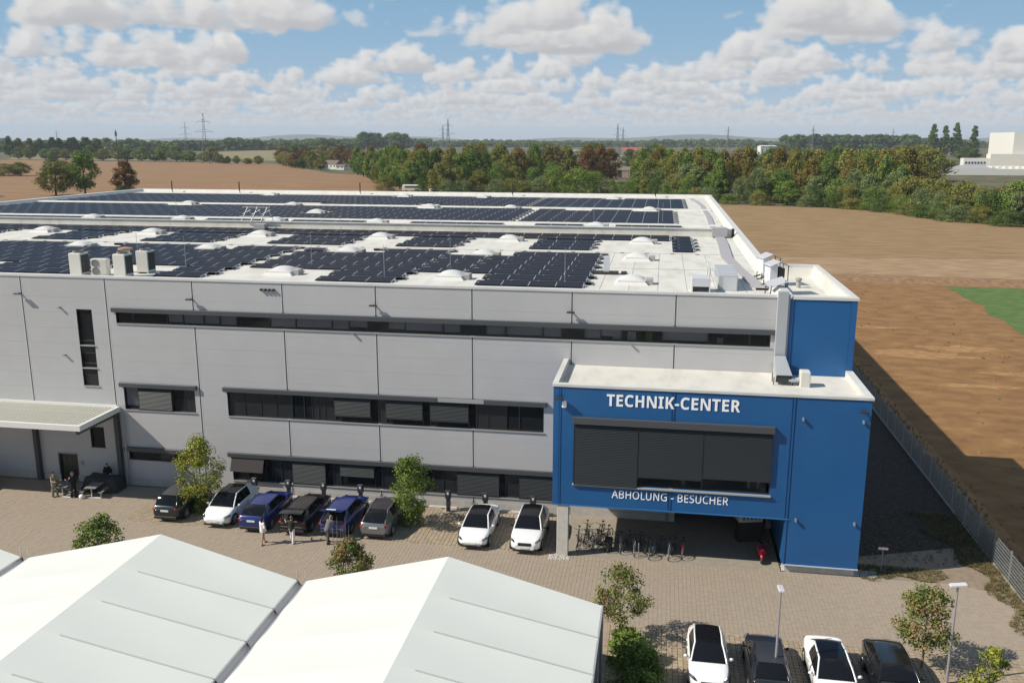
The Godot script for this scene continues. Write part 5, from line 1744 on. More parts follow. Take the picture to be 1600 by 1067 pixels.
func curve(pts: Array, z: float) -> float:
	# smooth run through [[z, value], ...] with rising z
	if z <= pts[0][0]:
		return pts[0][1]
	for i in pts.size() - 1:
		if z <= pts[i + 1][0]:
			var t: float = (z - pts[i][0]) / (pts[i + 1][0] - pts[i][0])
			return lerpf(pts[i][1], pts[i + 1][1], t * t * (3 - 2 * t))
	return pts[-1][1]

# s: length, width, height, belt (height of the glass foot), hood, deck (height over the tail), cowl, top0, top1, tail (z of windscreen foot, roof front, roof rear, rear glass foot), roof material, hatch
func make_car(label: String, at: Vector3, turn: float, body_m: Material, s: Dictionary) -> Node3D:
	var o := thing("parked_car", label, "car", at, turn, "cars parked in front of the hall")
	var L: float = s.length / 2
	var W: float = s.width / 2
	var H: float = s.height
	var belt: float = s.belt
	var black := mat("car_trim", 0.015, 0.015, 0.017, 0.5)
	var glass := mat("car_glass", 0.010, 0.011, 0.013, 0.05)
	glass.metallic_specular = 0.35
	var wide := [[-L, W * 0.80], [-L + 0.18, W * 0.93], [-L + 0.7, W * 0.995], [0.0, W], [L - 0.9, W * 0.985], [L - 0.35, W * 0.90], [L - 0.08, W * 0.74], [L, W * 0.60]]
	var top := [[-L, s.deck - 0.22], [-L + 0.12, s.deck], [s.tail, belt + 0.03], [s.cowl, belt], [s.cowl + 0.25, belt - 0.02], [L - 0.55, s.hood], [L - 0.12, s.hood - 0.14], [L, s.hood - 0.32]]
	var low := [[-L, 0.42], [-L + 0.35, 0.22], [0.0, 0.19], [L - 0.5, 0.20], [L, 0.34]]
	# body shell
	var rows := []
	var n := 30
	for i in n + 1:
		var z := -L + 2 * L * (0.5 - 0.5 * cos(PI * i / n))
		var w := curve(wide, z)
		var t := curve(top, z)
		var b := curve(low, z)
		var m := lerpf(b, t, 0.55)
		var half := [[0.0, b], [w * 0.86, b], [w * 0.96, b + 0.07], [w * 0.985, lerpf(b, t, 0.3)], [w, m], [w * 0.985, lerpf(b, t, 0.75)], [w * 0.95, t - 0.07], [w * 0.90, t - 0.015], [w * 0.72, t + 0.012], [w * 0.4, t + 0.03], [0.0, t + 0.035]]
		var line := []
		for q in half:
			line.append(Vector3(q[0], q[1], z))
		for k in range(half.size() - 2, 0, -1):
			line.append(Vector3(-half[k][0], half[k][1], z))
		line.append(line[0])
		rows.append(line)
	var st := new_st()
	for r in rows:
		r.reverse()
	grid(st, rows)
	for e in [0, n]:
		for k in range(1, rows[e].size() - 2):
			if e == 0:
				tri(st, rows[e][0], rows[e][k], rows[e][k + 1])
			else:
				tri(st, rows[e][0], rows[e][k + 1], rows[e][k])
	obj("body", st, body_m, o)
	# greenhouse
	var wr := W * 0.66
	var z0: float = s.cowl
	var z1: float = s.top0
	var z2: float = s.top1
	var z3: float = s.tail
	var roof_y := func(z: float) -> float: return H - 0.05 * pow(absf(z - (z1 * 0.65 + z2 * 0.35)) / (z1 - z2) * 1.5, 2.0)
	var wb0 := curve(wide, z0) * 0.87
	var wb3 := curve(wide, z3) * 0.84
	var cross := func(z: float, y: float, w: float) -> Array:
		var l := []
		for k in 7:
			var u := -1.0 + k / 3.0
			l.append(Vector3(w * u, y + 0.035 * (1 - u * u), z + 0.05 * (1 - u * u) * signf(z)))
		return l
	var sheet_of := func(called: String, lines: Array, m: Material) -> void:
		var g := new_st()
		for l in lines:
			l.reverse()
		grid(g, lines)
		obj(called, g, m, o)
	var roof_lines := []
	for k in 7:
		var z := lerpf(z2, z1, k / 6.0)
		roof_lines.append(cross.call(z, roof_y.call(z), lerpf(wr * 0.95, wr, k / 6.0)))
	sheet_of.call("roof", roof_lines, s.roof)
	var screen := []
	for k in 5:
		var f := k / 4.0
		screen.append(cross.call(lerpf(z1, z0, f), lerpf(roof_y.call(z1), belt + 0.02, f) + 0.05 * sin(PI * f), lerpf(wr, wb0, f)))
	sheet_of.call("windscreen", screen, glass)
	if not s.get("open", false):
		var rear := []
		for k in 5:
			var f := k / 4.0
			rear.append(cross.call(lerpf(z3, z2, f), lerpf(belt + 0.04, roof_y.call(z2), f) + 0.06 * sin(PI * f), lerpf(wb3, wr * 0.95, f)))
		sheet_of.call("rear_window", rear, glass)
	for side in [-1, 1]:
		var foot := func(z: float) -> Vector3: return Vector3(side * curve(wide, z) * 0.90, curve(top, z) - 0.02, z)
		var edge := func(z: float) -> Vector3:
			var zz := clampf(z, z2, z1)
			return Vector3(side * lerpf(wr * 0.95, wr, (zz - z2) / (z1 - z2)), roof_y.call(zz), zz)
		# front and rear side windows with a pillar between; body colour behind the rear door
		var mid := (z1 + z2) / 2 + 0.02
		var tail0 := z2 + 0.05
		for q in [["side_window", z0 - 0.12, mid + 0.04, glass], ["side_window", mid - 0.04, tail0 + 0.1, glass], ["quarter_panel", tail0 + 0.1, z3, body_m], ["pillar", mid + 0.04, mid - 0.04, black]]:
			var g := new_st()
			var lines := []
			for k in 4:
				var z := lerpf(q[1], q[2], k / 3.0)
				var a: Vector3 = foot.call(z)
				var b: Vector3 = edge.call(z)
				# the slanted ends follow the screens
				if z > z1:
					var f := (z - z1) / (z0 - z1)
					b = Vector3(side * lerpf(wr, wb0, f), lerpf(roof_y.call(z1), belt + 0.02, f), z)
				elif z < z2:
					var f := (z2 - z) / (z2 - z3)
					b = Vector3(side * lerpf(wr * 0.95, wb3, f), lerpf(roof_y.call(z2), belt + 0.04, f), z)
				var c := (a + b) / 2 + Vector3(side * 0.035, 0, 0)
				lines.append([a, c, b] if side > 0 else [b, c, a])
			grid(g, lines)
			obj(q[0], g, q[3], o)
		# painted pillars and roof rail
		st = new_st()
		tube(st, [Vector3(side * wb0, belt + 0.01, z0), Vector3(side * (wr + wb0) / 2, (belt + roof_y.call(z1)) / 2 + 0.045, (z0 + z1) / 2), Vector3(side * wr, roof_y.call(z1), z1), Vector3(side * wr, roof_y.call((z1 + z2) / 2), (z1 + z2) / 2), Vector3(side * wr * 0.95, roof_y.call(z2), z2), Vector3(side * wb3, belt + 0.03, z3)], [0.045, 0.04, 0.045, 0.04, 0.045, 0.05], 7)
		obj("roof_rail", st, body_m, o)
		# mirror
		st = new_st()
		ball(st, Vector3(side * (W + 0.09), belt + 0.06, z0 - 0.32), Vector3(0.11, 0.075, 0.06), 9)
		box(st, Vector3(side * W - 0.06, belt - 0.01, z0 - 0.35), Vector3(side * W + 0.06, belt + 0.03, z0 - 0.29))
		obj("mirror", st, body_m if s.get("painted_mirrors", true) else black, o)
		# lights
		st = new_st()
		ball(st, Vector3.ZERO, Vector3(0.06, 0.075, 0.27), 9, Transform3D(Basis.from_euler(Vector3(0.1, -side * 0.62, 0)), Vector3(side * W * 0.80, s.hood - 0.13, L - 0.26)))
		obj("headlight", st, mat("lamp_clear", 0.22, 0.23, 0.25, 0.12, 0.4), o)
		st = new_st()
		ball(st, Vector3.ZERO, Vector3(0.20, 0.085, 0.08), 9, Transform3D(Basis.from_euler(Vector3(0, side * 0.55, 0)), Vector3(side * W * 0.72, s.deck - 0.17, -L + 0.10)))
		obj("tail_light", st, mat("lamp_red", 0.36, 0.014, 0.014, 0.2), o)
		# door line and handles
		for z in [z0 - 0.25, mid - 0.05]:
			bx("door_line", Vector3(side * (W - 0.004) - 0.004, 0.32, z - 0.006), Vector3(side * (W - 0.004) + 0.006, belt - 0.1, z + 0.006), black, o)
		for z in [mid + 0.12, z2 + 0.28]:
			bx("door_handle", Vector3(side * W - 0.02, belt - 0.17, z - 0.08), Vector3(side * W + 0.02, belt - 0.14, z + 0.08), body_m, o)
		for z in [L - s.over, -L + s.over * 1.0]:
			st = new_st()
			var t := Transform3D(Basis.from_euler(Vector3(0, 0, -side * PI / 2)), Vector3(side * (W - 0.24), 0.335, z))
			lathe(st, [[0.30, 0.0], [0.385, 0.0], [0.385, 0.249], [0.30, 0.249]], 22, t)
			obj("wheel_arch", st, black, o)
			var wh := Node3D.new()
			wh.name = numbered("wheel", o)
			wh.position = Vector3(side * (W - 0.23), 0.335, z)
			wh.rotation.z = -side * PI / 2
			o.add_child(wh)
			st = new_st()
			lathe(st, [[0.22, 0.0], [0.30, 0.0], [0.335, 0.04], [0.335, 0.20], [0.30, 0.245], [0.235, 0.245]], 22)
			obj("tyre", st, mat("tyre", 0.02, 0.02, 0.02, 0.9), wh)
			st = new_st()
			lathe(st, [[0.235, 0.20], [0.235, 0.235], [0.20, 0.215]], 22)
			for k in 5:
				var a := TAU * k / 5.0
				box(st, Vector3(-0.03, 0.20, 0.0), Vector3(0.03, 0.236, 0.21), Transform3D(Basis.from_euler(Vector3(0, a, 0)), Vector3.ZERO))
			lathe(st, [[0.06, 0.21], [0.05, 0.245], [0.0, 0.248]], 10)
			obj("rim", st, s.get("rim", mat("rim_silver", 0.42, 0.43, 0.44, 0.3, 0.6)), wh)
			st = new_st()
			lathe(st, [[0.232, 0.12], [0.0, 0.12]], 16)
			obj("brake_disc", st, black, wh)
	# bumpers, grille, plates
	st = new_st()
	cbox(st, Vector3(-W * 0.72, 0.22, L - 0.16), Vector3(W * 0.72, 0.36, L + 0.012), 0.03)
	obj("lower_grille", st, black, o)
	if s.get("grille", true):
		st = new_st()
		cbox(st, Vector3(-W * 0.42, s.hood - 0.36, L - 0.14), Vector3(W * 0.42, s.hood - 0.20, L + 0.015), 0.03)
		obj("grille", st, black, o)
	st = new_st()
	cbox(st, Vector3(-W * 0.8, 0.24, -L - 0.008), Vector3(W * 0.8, 0.42, -L + 0.14), 0.03)
	obj("rear_valance", st, black, o)
	var plate := mat("plate_white", 0.72, 0.73, 0.72, 0.5)
	bx("number_plate", Vector3(-0.26, 0.40, L + 0.016), Vector3(0.26, 0.51, L + 0.03), plate, o)
	if not s.get("open", false):
		bx("number_plate", Vector3(-0.26, s.deck - 0.32, -L - 0.03), Vector3(0.26, s.deck - 0.21, -L + 0.02), plate, o)
		st = new_st()
		tube(st, [Vector3(0.0, belt + 0.12, z3 + 0.02), Vector3(0.3, belt + 0.24, z3 + 0.12)], [0.012], 5)
		obj("rear_wiper", st, black, o)
	else:
		# raised tailgate and the dark boot behind it
		st = new_st()
		box(st, Vector3(-W * 0.76, 0.62, -L + 0.02), Vector3(W * 0.76, s.deck + 0.02, -L + 0.16))
		quad(st, Vector3(W * 0.74, s.deck, -L + 0.08), Vector3(-W * 0.74, s.deck, -L + 0.08), Vector3(-wr * 0.92, roof_y.call(z2) - 0.05, z2 + 0.02), Vector3(wr * 0.92, roof_y.call(z2) - 0.05, z2 + 0.02))
		obj("boot_opening", st, mat("boot_dark", 0.008, 0.008, 0.009, 0.9), o)
		bx("load_sill", Vector3(-W * 0.74, 0.58, -L - 0.004), Vector3(W * 0.74, 0.63, -L + 0.1), mat("lamp_clear", 0.22, 0.23, 0.25), o)
		var gate := []
		for k in 5:
			var f := k / 4.0
			gate.append(cross.call(lerpf(z2 - 1.05, z2 + 0.02, f), lerpf(H + 0.10 + s.get("lift", 0.0), H - 0.03, f) + 0.05 * sin(PI * f), lerpf(W * 0.76, wr * 0.97, f)))
		sheet_of.call("tailgate", gate, body_m)
		var inner := []
		for k in 3:
			var f := k / 2.0
			inner.append(cross.call(lerpf(z2 - 1.02, z2 + 0.02, f), lerpf(H + 0.06 + s.get("lift", 0.0), H - 0.08, f), lerpf(W * 0.74, wr * 0.95, f)))
		for l in inner:
			l.reverse()
		sheet_of.call("tailgate_lining", inner, black)
		if s.get("lid_plate", false):
			bx("number_plate", Vector3(-0.3, H + 0.16 + s.get("lift", 0.0), z2 - 0.96), Vector3(0.3, H + 0.175 + s.get("lift", 0.0), z2 - 0.84), plate, o)
	return o

func cars() -> void:
	var white := paint("white", 0.80, 0.81, 0.80)
	var green := paint("dark_green", 0.008, 0.016, 0.016, 0.2)
	var blue := paint("blue", 0.008, 0.024, 0.15, 0.1)
	var black := paint("black", 0.006, 0.006, 0.007)
	var grey := paint("silver_grey", 0.17, 0.175, 0.18, 0.3)
	var dgrey := paint("dark_grey", 0.024, 0.026, 0.029, 0.3)
	var sky_roof := mat("glass_roof", 0.008, 0.008, 0.010, 0.1)
	sky_roof.metallic_specular = 0.4
	var suv := {"length": 4.75, "width": 1.90, "height": 1.64, "belt": 1.02, "hood": 0.98, "deck": 1.05, "cowl": 1.05, "top0": 0.35, "top1": -1.75, "tail": -2.18, "over": 0.92}
	var cross_ := {"length": 4.75, "width": 1.92, "height": 1.60, "belt": 0.99, "hood": 0.86, "deck": 1.02, "cowl": 1.30, "top0": 0.42, "top1": -1.15, "tail": -2.1, "over": 0.90, "grille": false}
	var saloon := {"length": 4.72, "width": 1.88, "height": 1.45, "belt": 0.92, "hood": 0.80, "deck": 0.99, "cowl": 1.20, "top0": 0.38, "top1": -1.0, "tail": -1.95, "over": 0.88, "grille": false}
	var hatch := {"length": 4.25, "width": 1.82, "height": 1.50, "belt": 0.95, "hood": 0.90, "deck": 0.98, "cowl": 0.95, "top0": 0.22, "top1": -1.35, "tail": -1.92, "over": 0.84}
	make_car("dark green estate car parked leftmost in the row, tail to the yard", Vector3(12.6, 0.03, 3.2), PI, green, suv.merged({"roof": mat("roof_grey", 0.05, 0.052, 0.055, 0.35)}))
	make_car("white car with black glass roof between the yellow-green tree and the blue car", Vector3(16.05, 0.03, 3.5), 0.0, white, cross_.merged({"roof": sky_roof}))
	make_car("blue car with closed tailgate beside the woman in the white top", Vector3(18.62, 0.03, 3.75), PI, blue, suv.merged({"height": 1.48, "top1": -1.3, "tail": -2.15, "roof": blue}, true))
	make_car("black estate car with raised tailgate behind the woman in white trousers", Vector3(21.25, 0.03, 3.75), PI, black, suv.merged({"height": 1.46, "top1": -1.5, "roof": mat("roof_brown", 0.035, 0.033, 0.03, 0.3), "open": true, "lift": -0.05}, true))
	make_car("blue car with its tailgate fully open behind the man in grey", Vector3(23.75, 0.03, 3.6), PI, blue, suv.merged({"height": 1.5, "top1": -1.45, "roof": blue, "open": true, "lift": 0.18, "lid_plate": true}, true))
	make_car("silver grey hatchback left of the round green tree", Vector3(26.3, 0.03, 3.45), PI, grey, suv.merged({"height": 1.55, "tail": -2.25, "top1": -1.2, "roof": mat("roof_violet", 0.03, 0.027, 0.035, 0.3)}, true))
	make_car("white car with black roof left of the gap by the column, slim headlights", Vector3(32.4, 0.03, 3.85), 0.0, white, saloon.merged({"roof": sky_roof}))
	make_car("white car with dark grille parked next to the concrete column", Vector3(35.55, 0.03, 3.9), 0.0, white, suv.merged({"height": 1.58, "hood": 0.93, "top1": -1.45, "roof": sky_roof, "painted_mirrors": false}, true))
	make_car("white compact car with dark roof, leftmost of the front row", Vector3(45.5, 0.03, 16.3), 0.0, white, hatch.merged({"roof": sky_roof}))
	make_car("dark grey hatchback seen from behind in the front row", Vector3(48.1, 0.03, 16.25), PI, dgrey, hatch.merged({"length": 4.4, "roof": mat("roof_slate", 0.03, 0.033, 0.04, 0.3)}, true))
	make_car("white car with black roof between the dark hatchback and the black car", Vector3(50.85, 0.03, 16.45), 0.0, white, saloon.merged({"roof": sky_roof}))
	make_car("black car, rightmost of the front row beside the bushy young tree", Vector3(53.45, 0.03, 16.45), 0.0, black, suv.merged({"height": 1.48, "top1": -1.3, "roof": black}, true))
	make_car("white car with dark windows behind the marquee at the left picture edge", Vector3(5.5, 0.03, 14.4), PI / 2, white, suv.merged({"roof": sky_roof}))
	make_car("red-brown car just cut off by the left picture edge", Vector3(-4.3, 0.03, 2.6), PI / 2, paint("red_brown", 0.10, 0.02, 0.015), hatch.merged({"roof": black}))

# ---------------------------------------------------------------- bicycles
func make_bike(label: String, at: Vector3, turn: float, frame_m: Material, lean := 0.0) -> Node3D:
	var o := thing("bicycle", label, "bicycle", at, turn, "bicycles under the blue block")
	o.rotation.z = lean
	var tyre := mat("tyre", 0.02, 0.02, 0.02, 0.9)
	var steel := mat("bike_steel", 0.40, 0.41, 0.42, 0.3, 0.6)
	var black := mat("bike_black", 0.02, 0.02, 0.02, 0.6)
	for z in [-0.53, 0.53]:
		var w := Node3D.new()
		w.name = numbered("wheel", o)
		w.position = Vector3(0, 0.345, z)
		o.add_child(w)
		var ring := []
		for k in 25:
			var a := TAU * k / 24.0
			ring.append(Vector3(0, sin(a), cos(a)))
		var st := new_st()
		tube(st, ring.map(func(p): return p * 0.325), [0.022], 6, false)
		obj("tyre", st, tyre, w)
		st = new_st()
		tube(st, ring.map(func(p): return p * 0.298), [0.010], 5, false)
		obj("rim", st, steel, w)
		st = new_st()
		for k in 12:
			var a := TAU * k / 12.0
			tube(st, [Vector3.ZERO, Vector3(0, sin(a), cos(a)) * 0.295], [0.003], 3, false)
		tube(st, [Vector3(-0.05, 0, 0), Vector3(0.05, 0, 0)], [0.02], 6)
		obj("spokes", st, steel, w)
	var bb := Vector3(0, 0.29, -0.08)
	var seat := Vector3(0, 0.80, -0.24)
	var head := Vector3(0, 0.86, 0.33)
	var head2 := Vector3(0, 0.70, 0.38)
	var st := new_st()
	for q in [[bb, seat, 0.017], [bb, head2, 0.02], [seat * 0.96 + bb * 0.04, head, 0.017], [head, head2, 0.02]]:
		tube(st, [q[0], q[1]], [q[2]], 7)
	for x in [-0.05, 0.05]:
		tube(st, [bb + Vector3(x * 0.5, 0, 0), Vector3(x, 0.345, -0.53)], [0.010], 5)
		tube(st, [seat * 0.97 + Vector3(x * 0.4, 0, 0), Vector3(x, 0.345, -0.53)], [0.009], 5)
		tube(st, [head2 + Vector3(x, 0, 0), Vector3(x, 0.345, 0.53)], [0.013], 6)
	obj("frame", st, frame_m, o)
	st = new_st()
	tube(st, [seat, Vector3(0, 0.95, -0.28)], [0.013], 6)
	ball(st, Vector3(0, 0.965, -0.30), Vector3(0.075, 0.03, 0.13), 9)
	obj("saddle", st, black, o)
	st = new_st()
	tube(st, [head, Vector3(0, 1.0, 0.30)], [0.014], 6)
	tube(st, [Vector3(-0.31, 1.03, 0.20), Vector3(-0.2, 1.02, 0.30), Vector3(0.2, 1.02, 0.30), Vector3(0.31, 1.03, 0.20)], [0.014], 6)
	obj("handlebar", st, black, o)
	st = new_st()
	tube(st, [Vector3(0.045, 0.29, -0.08), Vector3(0.06, 0.29, -0.08)], [0.09], 14)
	tube(st, [Vector3(0.07, 0.29, -0.08), Vector3(0.08, 0.14, -0.02)], [0.012], 5)
	tube(st, [Vector3(-0.07, 0.29, -0.08), Vector3(-0.08, 0.44, -0.14)], [0.012], 5)
	box(st, Vector3(0.08, 0.12, -0.06), Vector3(0.17, 0.145, 0.03))
	box(st, Vector3(-0.17, 0.43, -0.18), Vector3(-0.08, 0.455, -0.09))
	obj("crankset", st, black, o)
	return o

func bikes() -> void:
	var dark := mat("bike_frame_dark", 0.025, 0.025, 0.03, 0.35)
	var silver := mat("bike_frame_silver", 0.38, 0.39, 0.41, 0.3, 0.4)
	var red := mat("bike_frame_red", 0.42, 0.02, 0.05, 0.3)
	var blue := mat("bike_frame_blue", 0.02, 0.07, 0.2, 0.3)
	var first := make_bike("dark bicycle leaning inward next to the concrete column", Vector3(38.45, 0, 4.1), 0.06, dark, -0.10)
	for q in [[Vector3(38.75, 0, 4.6), -0.35, dark, -0.12, "dark bicycle whose wheel touches the sunny edge by the column"], [Vector3(39.15, 0, 4.0), 0.4, dark, -0.1, "dark bicycle slanting across the sunlit stand"], [Vector3(39.5, 0, 4.4), -0.15, silver, -0.1, "grey bicycle in the sunlit cluster by the column"], [Vector3(39.9, 0, 4.55), 0.5, dark, -0.12, "dark bicycle leaning against the bin in the sunlit cluster"], [Vector3(38.9, 0, 3.2), 0.1, dark, -0.08, "dark bicycle second from the concrete column, deeper in"], [Vector3(39.7, 0, 3.1), -0.25, dark, -0.12, "dark bicycle with a tall handlebar before the sunlit floor's end"], [Vector3(40.05, 0, 3.6), -0.5, dark, -0.1, "dark bicycle turned sideways beside the bin"], [Vector3(40.95, 0, 4.5), 0.1, silver, -0.1, "silver bicycle right of the dark bin"], [Vector3(41.75, 0, 4.75), 0.12, silver, -0.12, "silver bicycle with a white front lamp in the middle of the row"], [Vector3(42.6, 0, 4.95), 0.1, dark, -0.14, "dark bicycle whose front wheel stands far out in the sun"], [Vector3(43.15, 0, 4.6), -0.6, blue, -0.1, "bluish bicycle standing aslant in the row"], [Vector3(41.35, 0, 4.2), -0.3, dark, -0.1, "dark bicycle set back between the two silver ones"], [Vector3(42.2, 0, 4.3), 0.35, dark, -0.12, "dark bicycle slanting behind the grey rack post"], [Vector3(44.1, 0, 4.2), -0.2, dark, -0.1, "dark bicycle set back just before the red one"], [Vector3(43.75, 0, 4.9), 0.05, silver, -0.12, "grey bicycle just left of the red one"], [Vector3(44.55, 0, 4.65), 0.0, red, -0.12, "red bicycle at the right end of the row"]]:
		var b: Node3D = dup(first, q[4], q[0], q[1])
		b.rotation.z = q[3]
		for c in b.get_children():
			if c.name == "frame":
				c.material_override = q[2]
	# bin and post among the bicycles
	var o := thing("waste_bin", "small black bin among the bicycles at the sun's edge", "bin", Vector3(40.35, 0, 4.8))
	var st := new_st()
	lathe(st, [[0.0, 0.0], [0.19, 0.0], [0.22, 0.72], [0.17, 0.72], [0.15, 0.1], [0.0, 0.1]], 14)
	obj("drum", st, mat("bin_black", 0.025, 0.022, 0.02, 0.7), o)
	bx("lid", Vector3(-0.22, 0.74, -0.22), Vector3(0.22, 0.80, 0.22), mat("bin_black", 0.025, 0.022, 0.02), o, 0.02)
	o = thing("rack_post", "slim grey post of the bicycle stand", "post", Vector3(42.1, 0, 5.3))
	st = new_st()
	tube(st, [Vector3.ZERO, Vector3(0, 0.85, 0)], [0.03], 8)
	obj("tube", st, mat("zinc", 0.33, 0.34, 0.35), o)
	# red scooter seen from the front
	o = thing("motor_scooter", "red scooter parked facing out under the right end of the blue block", "scooter", Vector3(49.05, 0, 4.4))
	var skin := mat("scooter_red", 0.40, 0.008, 0.03, 0.25)
	var black := mat("bike_black", 0.02, 0.02, 0.02, 0.6)
	for z in [-0.62, 0.62]:
		var w := Node3D.new()
		w.name = numbered("wheel", o)
		w.position = Vector3(0, 0.26, z)
		o.add_child(w)
		st = new_st()
		lathe(st, [[0.15, -0.05], [0.23, -0.06], [0.26, 0.0], [0.23, 0.06], [0.15, 0.05]], 18, Transform3D(Basis.from_euler(Vector3(0, 0, PI / 2)), Vector3.ZERO))
		obj("tyre", st, mat("tyre", 0.02, 0.02, 0.02), w)
		st = new_st()
		lathe(st, [[0.15, -0.04], [0.0, -0.05], [0.0, 0.05], [0.15, 0.04]], 14, Transform3D(Basis.from_euler(Vector3(0, 0, PI / 2)), Vector3.ZERO))
		obj("rim", st, mat("bike_steel", 0.4, 0.41, 0.42), w)
	st = new_st()
	ball(st, Vector3(0, 0.68, 0.42), Vector3(0.27, 0.36, 0.14), 12)
	ball(st, Vector3(0, 0.42, 0.62), Vector3(0.09, 0.10, 0.24), 10)
	obj("front_fairing", st, skin, o)
	st = new_st()
	ball(st, Vector3(0, 0.52, -0.45), Vector3(0.19, 0.22, 0.48), 12)
	obj("rear_body", st, skin, o)
	bx("footboard", Vector3(-0.17, 0.24, -0.2), Vector3(0.17, 0.31, 0.42), black, o, 0.02)
	st = new_st()
	ball(st, Vector3(0, 0.77, -0.4), Vector3(0.15, 0.07, 0.42), 10)
	obj("seat", st, black, o)
	st = new_st()
	tube(st, [Vector3(-0.34, 1.02, 0.30), Vector3(0, 1.0, 0.38), Vector3(0.34, 1.02, 0.30)], [0.02], 7)
	tube(st, [Vector3(0, 0.3, 0.62), Vector3(0, 1.0, 0.38)], [0.03], 7)
	obj("handlebar", st, black, o)
	st = new_st()
	ball(st, Vector3(0, 0.80, 0.54), Vector3(0.09, 0.07, 0.05), 10)
	obj("headlight", st, mat("lamp_clear", 0.22, 0.23, 0.25), o)
	for s in [-1, 1]:
		st = new_st()
		tube(st, [Vector3(s * 0.25, 1.02, 0.32), Vector3(s * 0.32, 1.22, 0.3)], [0.008], 5)
		ball(st, Vector3(s * 0.34, 1.24, 0.3), Vector3(0.07, 0.05, 0.015), 8)
		obj("mirror", st, black, o)
	# slatted grey container at the back of the bay
	o = thing("slatted_container", "pale grey container with upright slots in the dark bay behind the scooter", "container", Vector3(48.55, 0, 1.9), 0.25)
	bx("case", Vector3(-0.75, 1.3, -0.4), Vector3(0.75, 2.6, 0.4), mat("container_grey", 0.42, 0.42, 0.40, 0.6), o, 0.05)
	bx("base", Vector3(-0.7, 0.0, -0.35), Vector3(0.7, 1.299, 0.35), mat("bin_black", 0.025, 0.022, 0.02), o)
	for k in 5:
		bx("slot", Vector3(-0.5 + k * 0.24, 1.45, 0.401), Vector3(-0.4 + k * 0.24, 2.2, 0.42), mat("slot_dark", 0.07, 0.07, 0.07), o)

# ---------------------------------------------------------------- people
# a figure is meshed from tapered capsules joined by a smooth minimum (surface nets)
func figure(bones: Array, cell: float, blend: float) -> ArrayMesh:
	var lo := Vector3.ONE * 1e9
	var hi := -lo
	for b in bones:
		for e in [0, 1]:
			var r: float = b[2 + e] + blend + cell
			lo = lo.min(b[e] - Vector3.ONE * r)
			hi = hi.max(b[e] + Vector3.ONE * r)
	var n := Vector3i(((hi - lo) / cell).ceil()) + Vector3i.ONE * 2
	var f := PackedFloat32Array()
	f.resize(n.x * n.y * n.z)
	f.fill(1e3)
	for b in bones:
		var a: Vector3 = b[0]
		var d: Vector3 = b[1] - a
		var dd := maxf(d.length_squared(), 1e-9)
		var rm := maxf(b[2], b[3]) + blend * 1.6 + cell * 2
		var l := Vector3i((a.min(b[1]) - Vector3.ONE * rm - lo) / cell).max(Vector3i.ZERO)
		var h := Vector3i((a.max(b[1]) + Vector3.ONE * rm - lo) / cell).min(n - Vector3i.ONE)
		var flat: Vector3 = b[4] if b.size() > 4 else Vector3.ONE
		for k in range(l.z, h.z + 1):
			for j in range(l.y, h.y + 1):
				var row := (k * n.y + j) * n.x
				for i in range(l.x, h.x + 1):
					var p := lo + Vector3(i, j, k) * cell - a
					var t := clampf(p.dot(d) / dd, 0.0, 1.0)
					var v := ((p - d * t) / flat).length() - lerpf(b[2], b[3], t)
					var o := f[row + i]
					var m := maxf(blend - absf(v - o), 0.0) / blend
					f[row + i] = minf(v, o) - m * m * blend * 0.25
	var ids := {}
	var pts := PackedVector3Array()
	var quads := []
	for k in n.z - 1:
		for j in n.y - 1:
			for i in n.x - 1:
				var c := (k * n.y + j) * n.x + i
				var s := Vector3.ZERO
				var hits := 0
				var mask := 0
				for q in 8:
					if f[c + (q & 1) + ((q >> 1) & 1) * n.x + (q >> 2) * n.x * n.y] < 0:
						mask |= 1 << q
				if mask == 0 or mask == 255:
					continue
				for e in [[0, 1], [2, 3], [4, 5], [6, 7], [0, 2], [1, 3], [4, 6], [5, 7], [0, 4], [1, 5], [2, 6], [3, 7]]:
					if ((mask >> e[0]) & 1) == ((mask >> e[1]) & 1):
						continue
					var q0: int = e[0]
					var q1: int = e[1]
					var f0 := f[c + (q0 & 1) + ((q0 >> 1) & 1) * n.x + (q0 >> 2) * n.x * n.y]
					var f1 := f[c + (q1 & 1) + ((q1 >> 1) & 1) * n.x + (q1 >> 2) * n.x * n.y]
					var t := f0 / (f0 - f1)
					s += Vector3(q0 & 1, (q0 >> 1) & 1, q0 >> 2).lerp(Vector3(q1 & 1, (q1 >> 1) & 1, q1 >> 2), t)
					hits += 1
				ids[c] = pts.size()
				pts.append(lo + (Vector3(i, j, k) + s / hits) * cell)
	var steps := [1, n.x, n.x * n.y]
	var st := new_st()
	var normal := PackedVector3Array()
	normal.resize(pts.size())
	for c in ids:
		for ax in 3:
			var u: int = steps[(ax + 1) % 3]
			var v: int = steps[(ax + 2) % 3]
			var c2: int = c + steps[ax]
			if c2 >= f.size() or (f[c] < 0) == (f[c2] < 0):
				continue
			if not (ids.has(c - u) and ids.has(c - v) and ids.has(c - u - v)):
				continue
			var q := [ids[c], ids[c - u], ids[c - u - v], ids[c - v]]
			if f[c] >= 0:
				q.reverse()
			quads.append(q)
			var nn := (pts[q[1]] - pts[q[0]]).cross(pts[q[2]] - pts[q[0]])
			for e in q:
				normal[e] += nn
	for q in quads:
		for e in [0, 2, 1, 0, 3, 2]:
			st.set_normal(normal[q[e]].normalized())
			st.add_vertex(pts[q[e]])
	return st.commit()

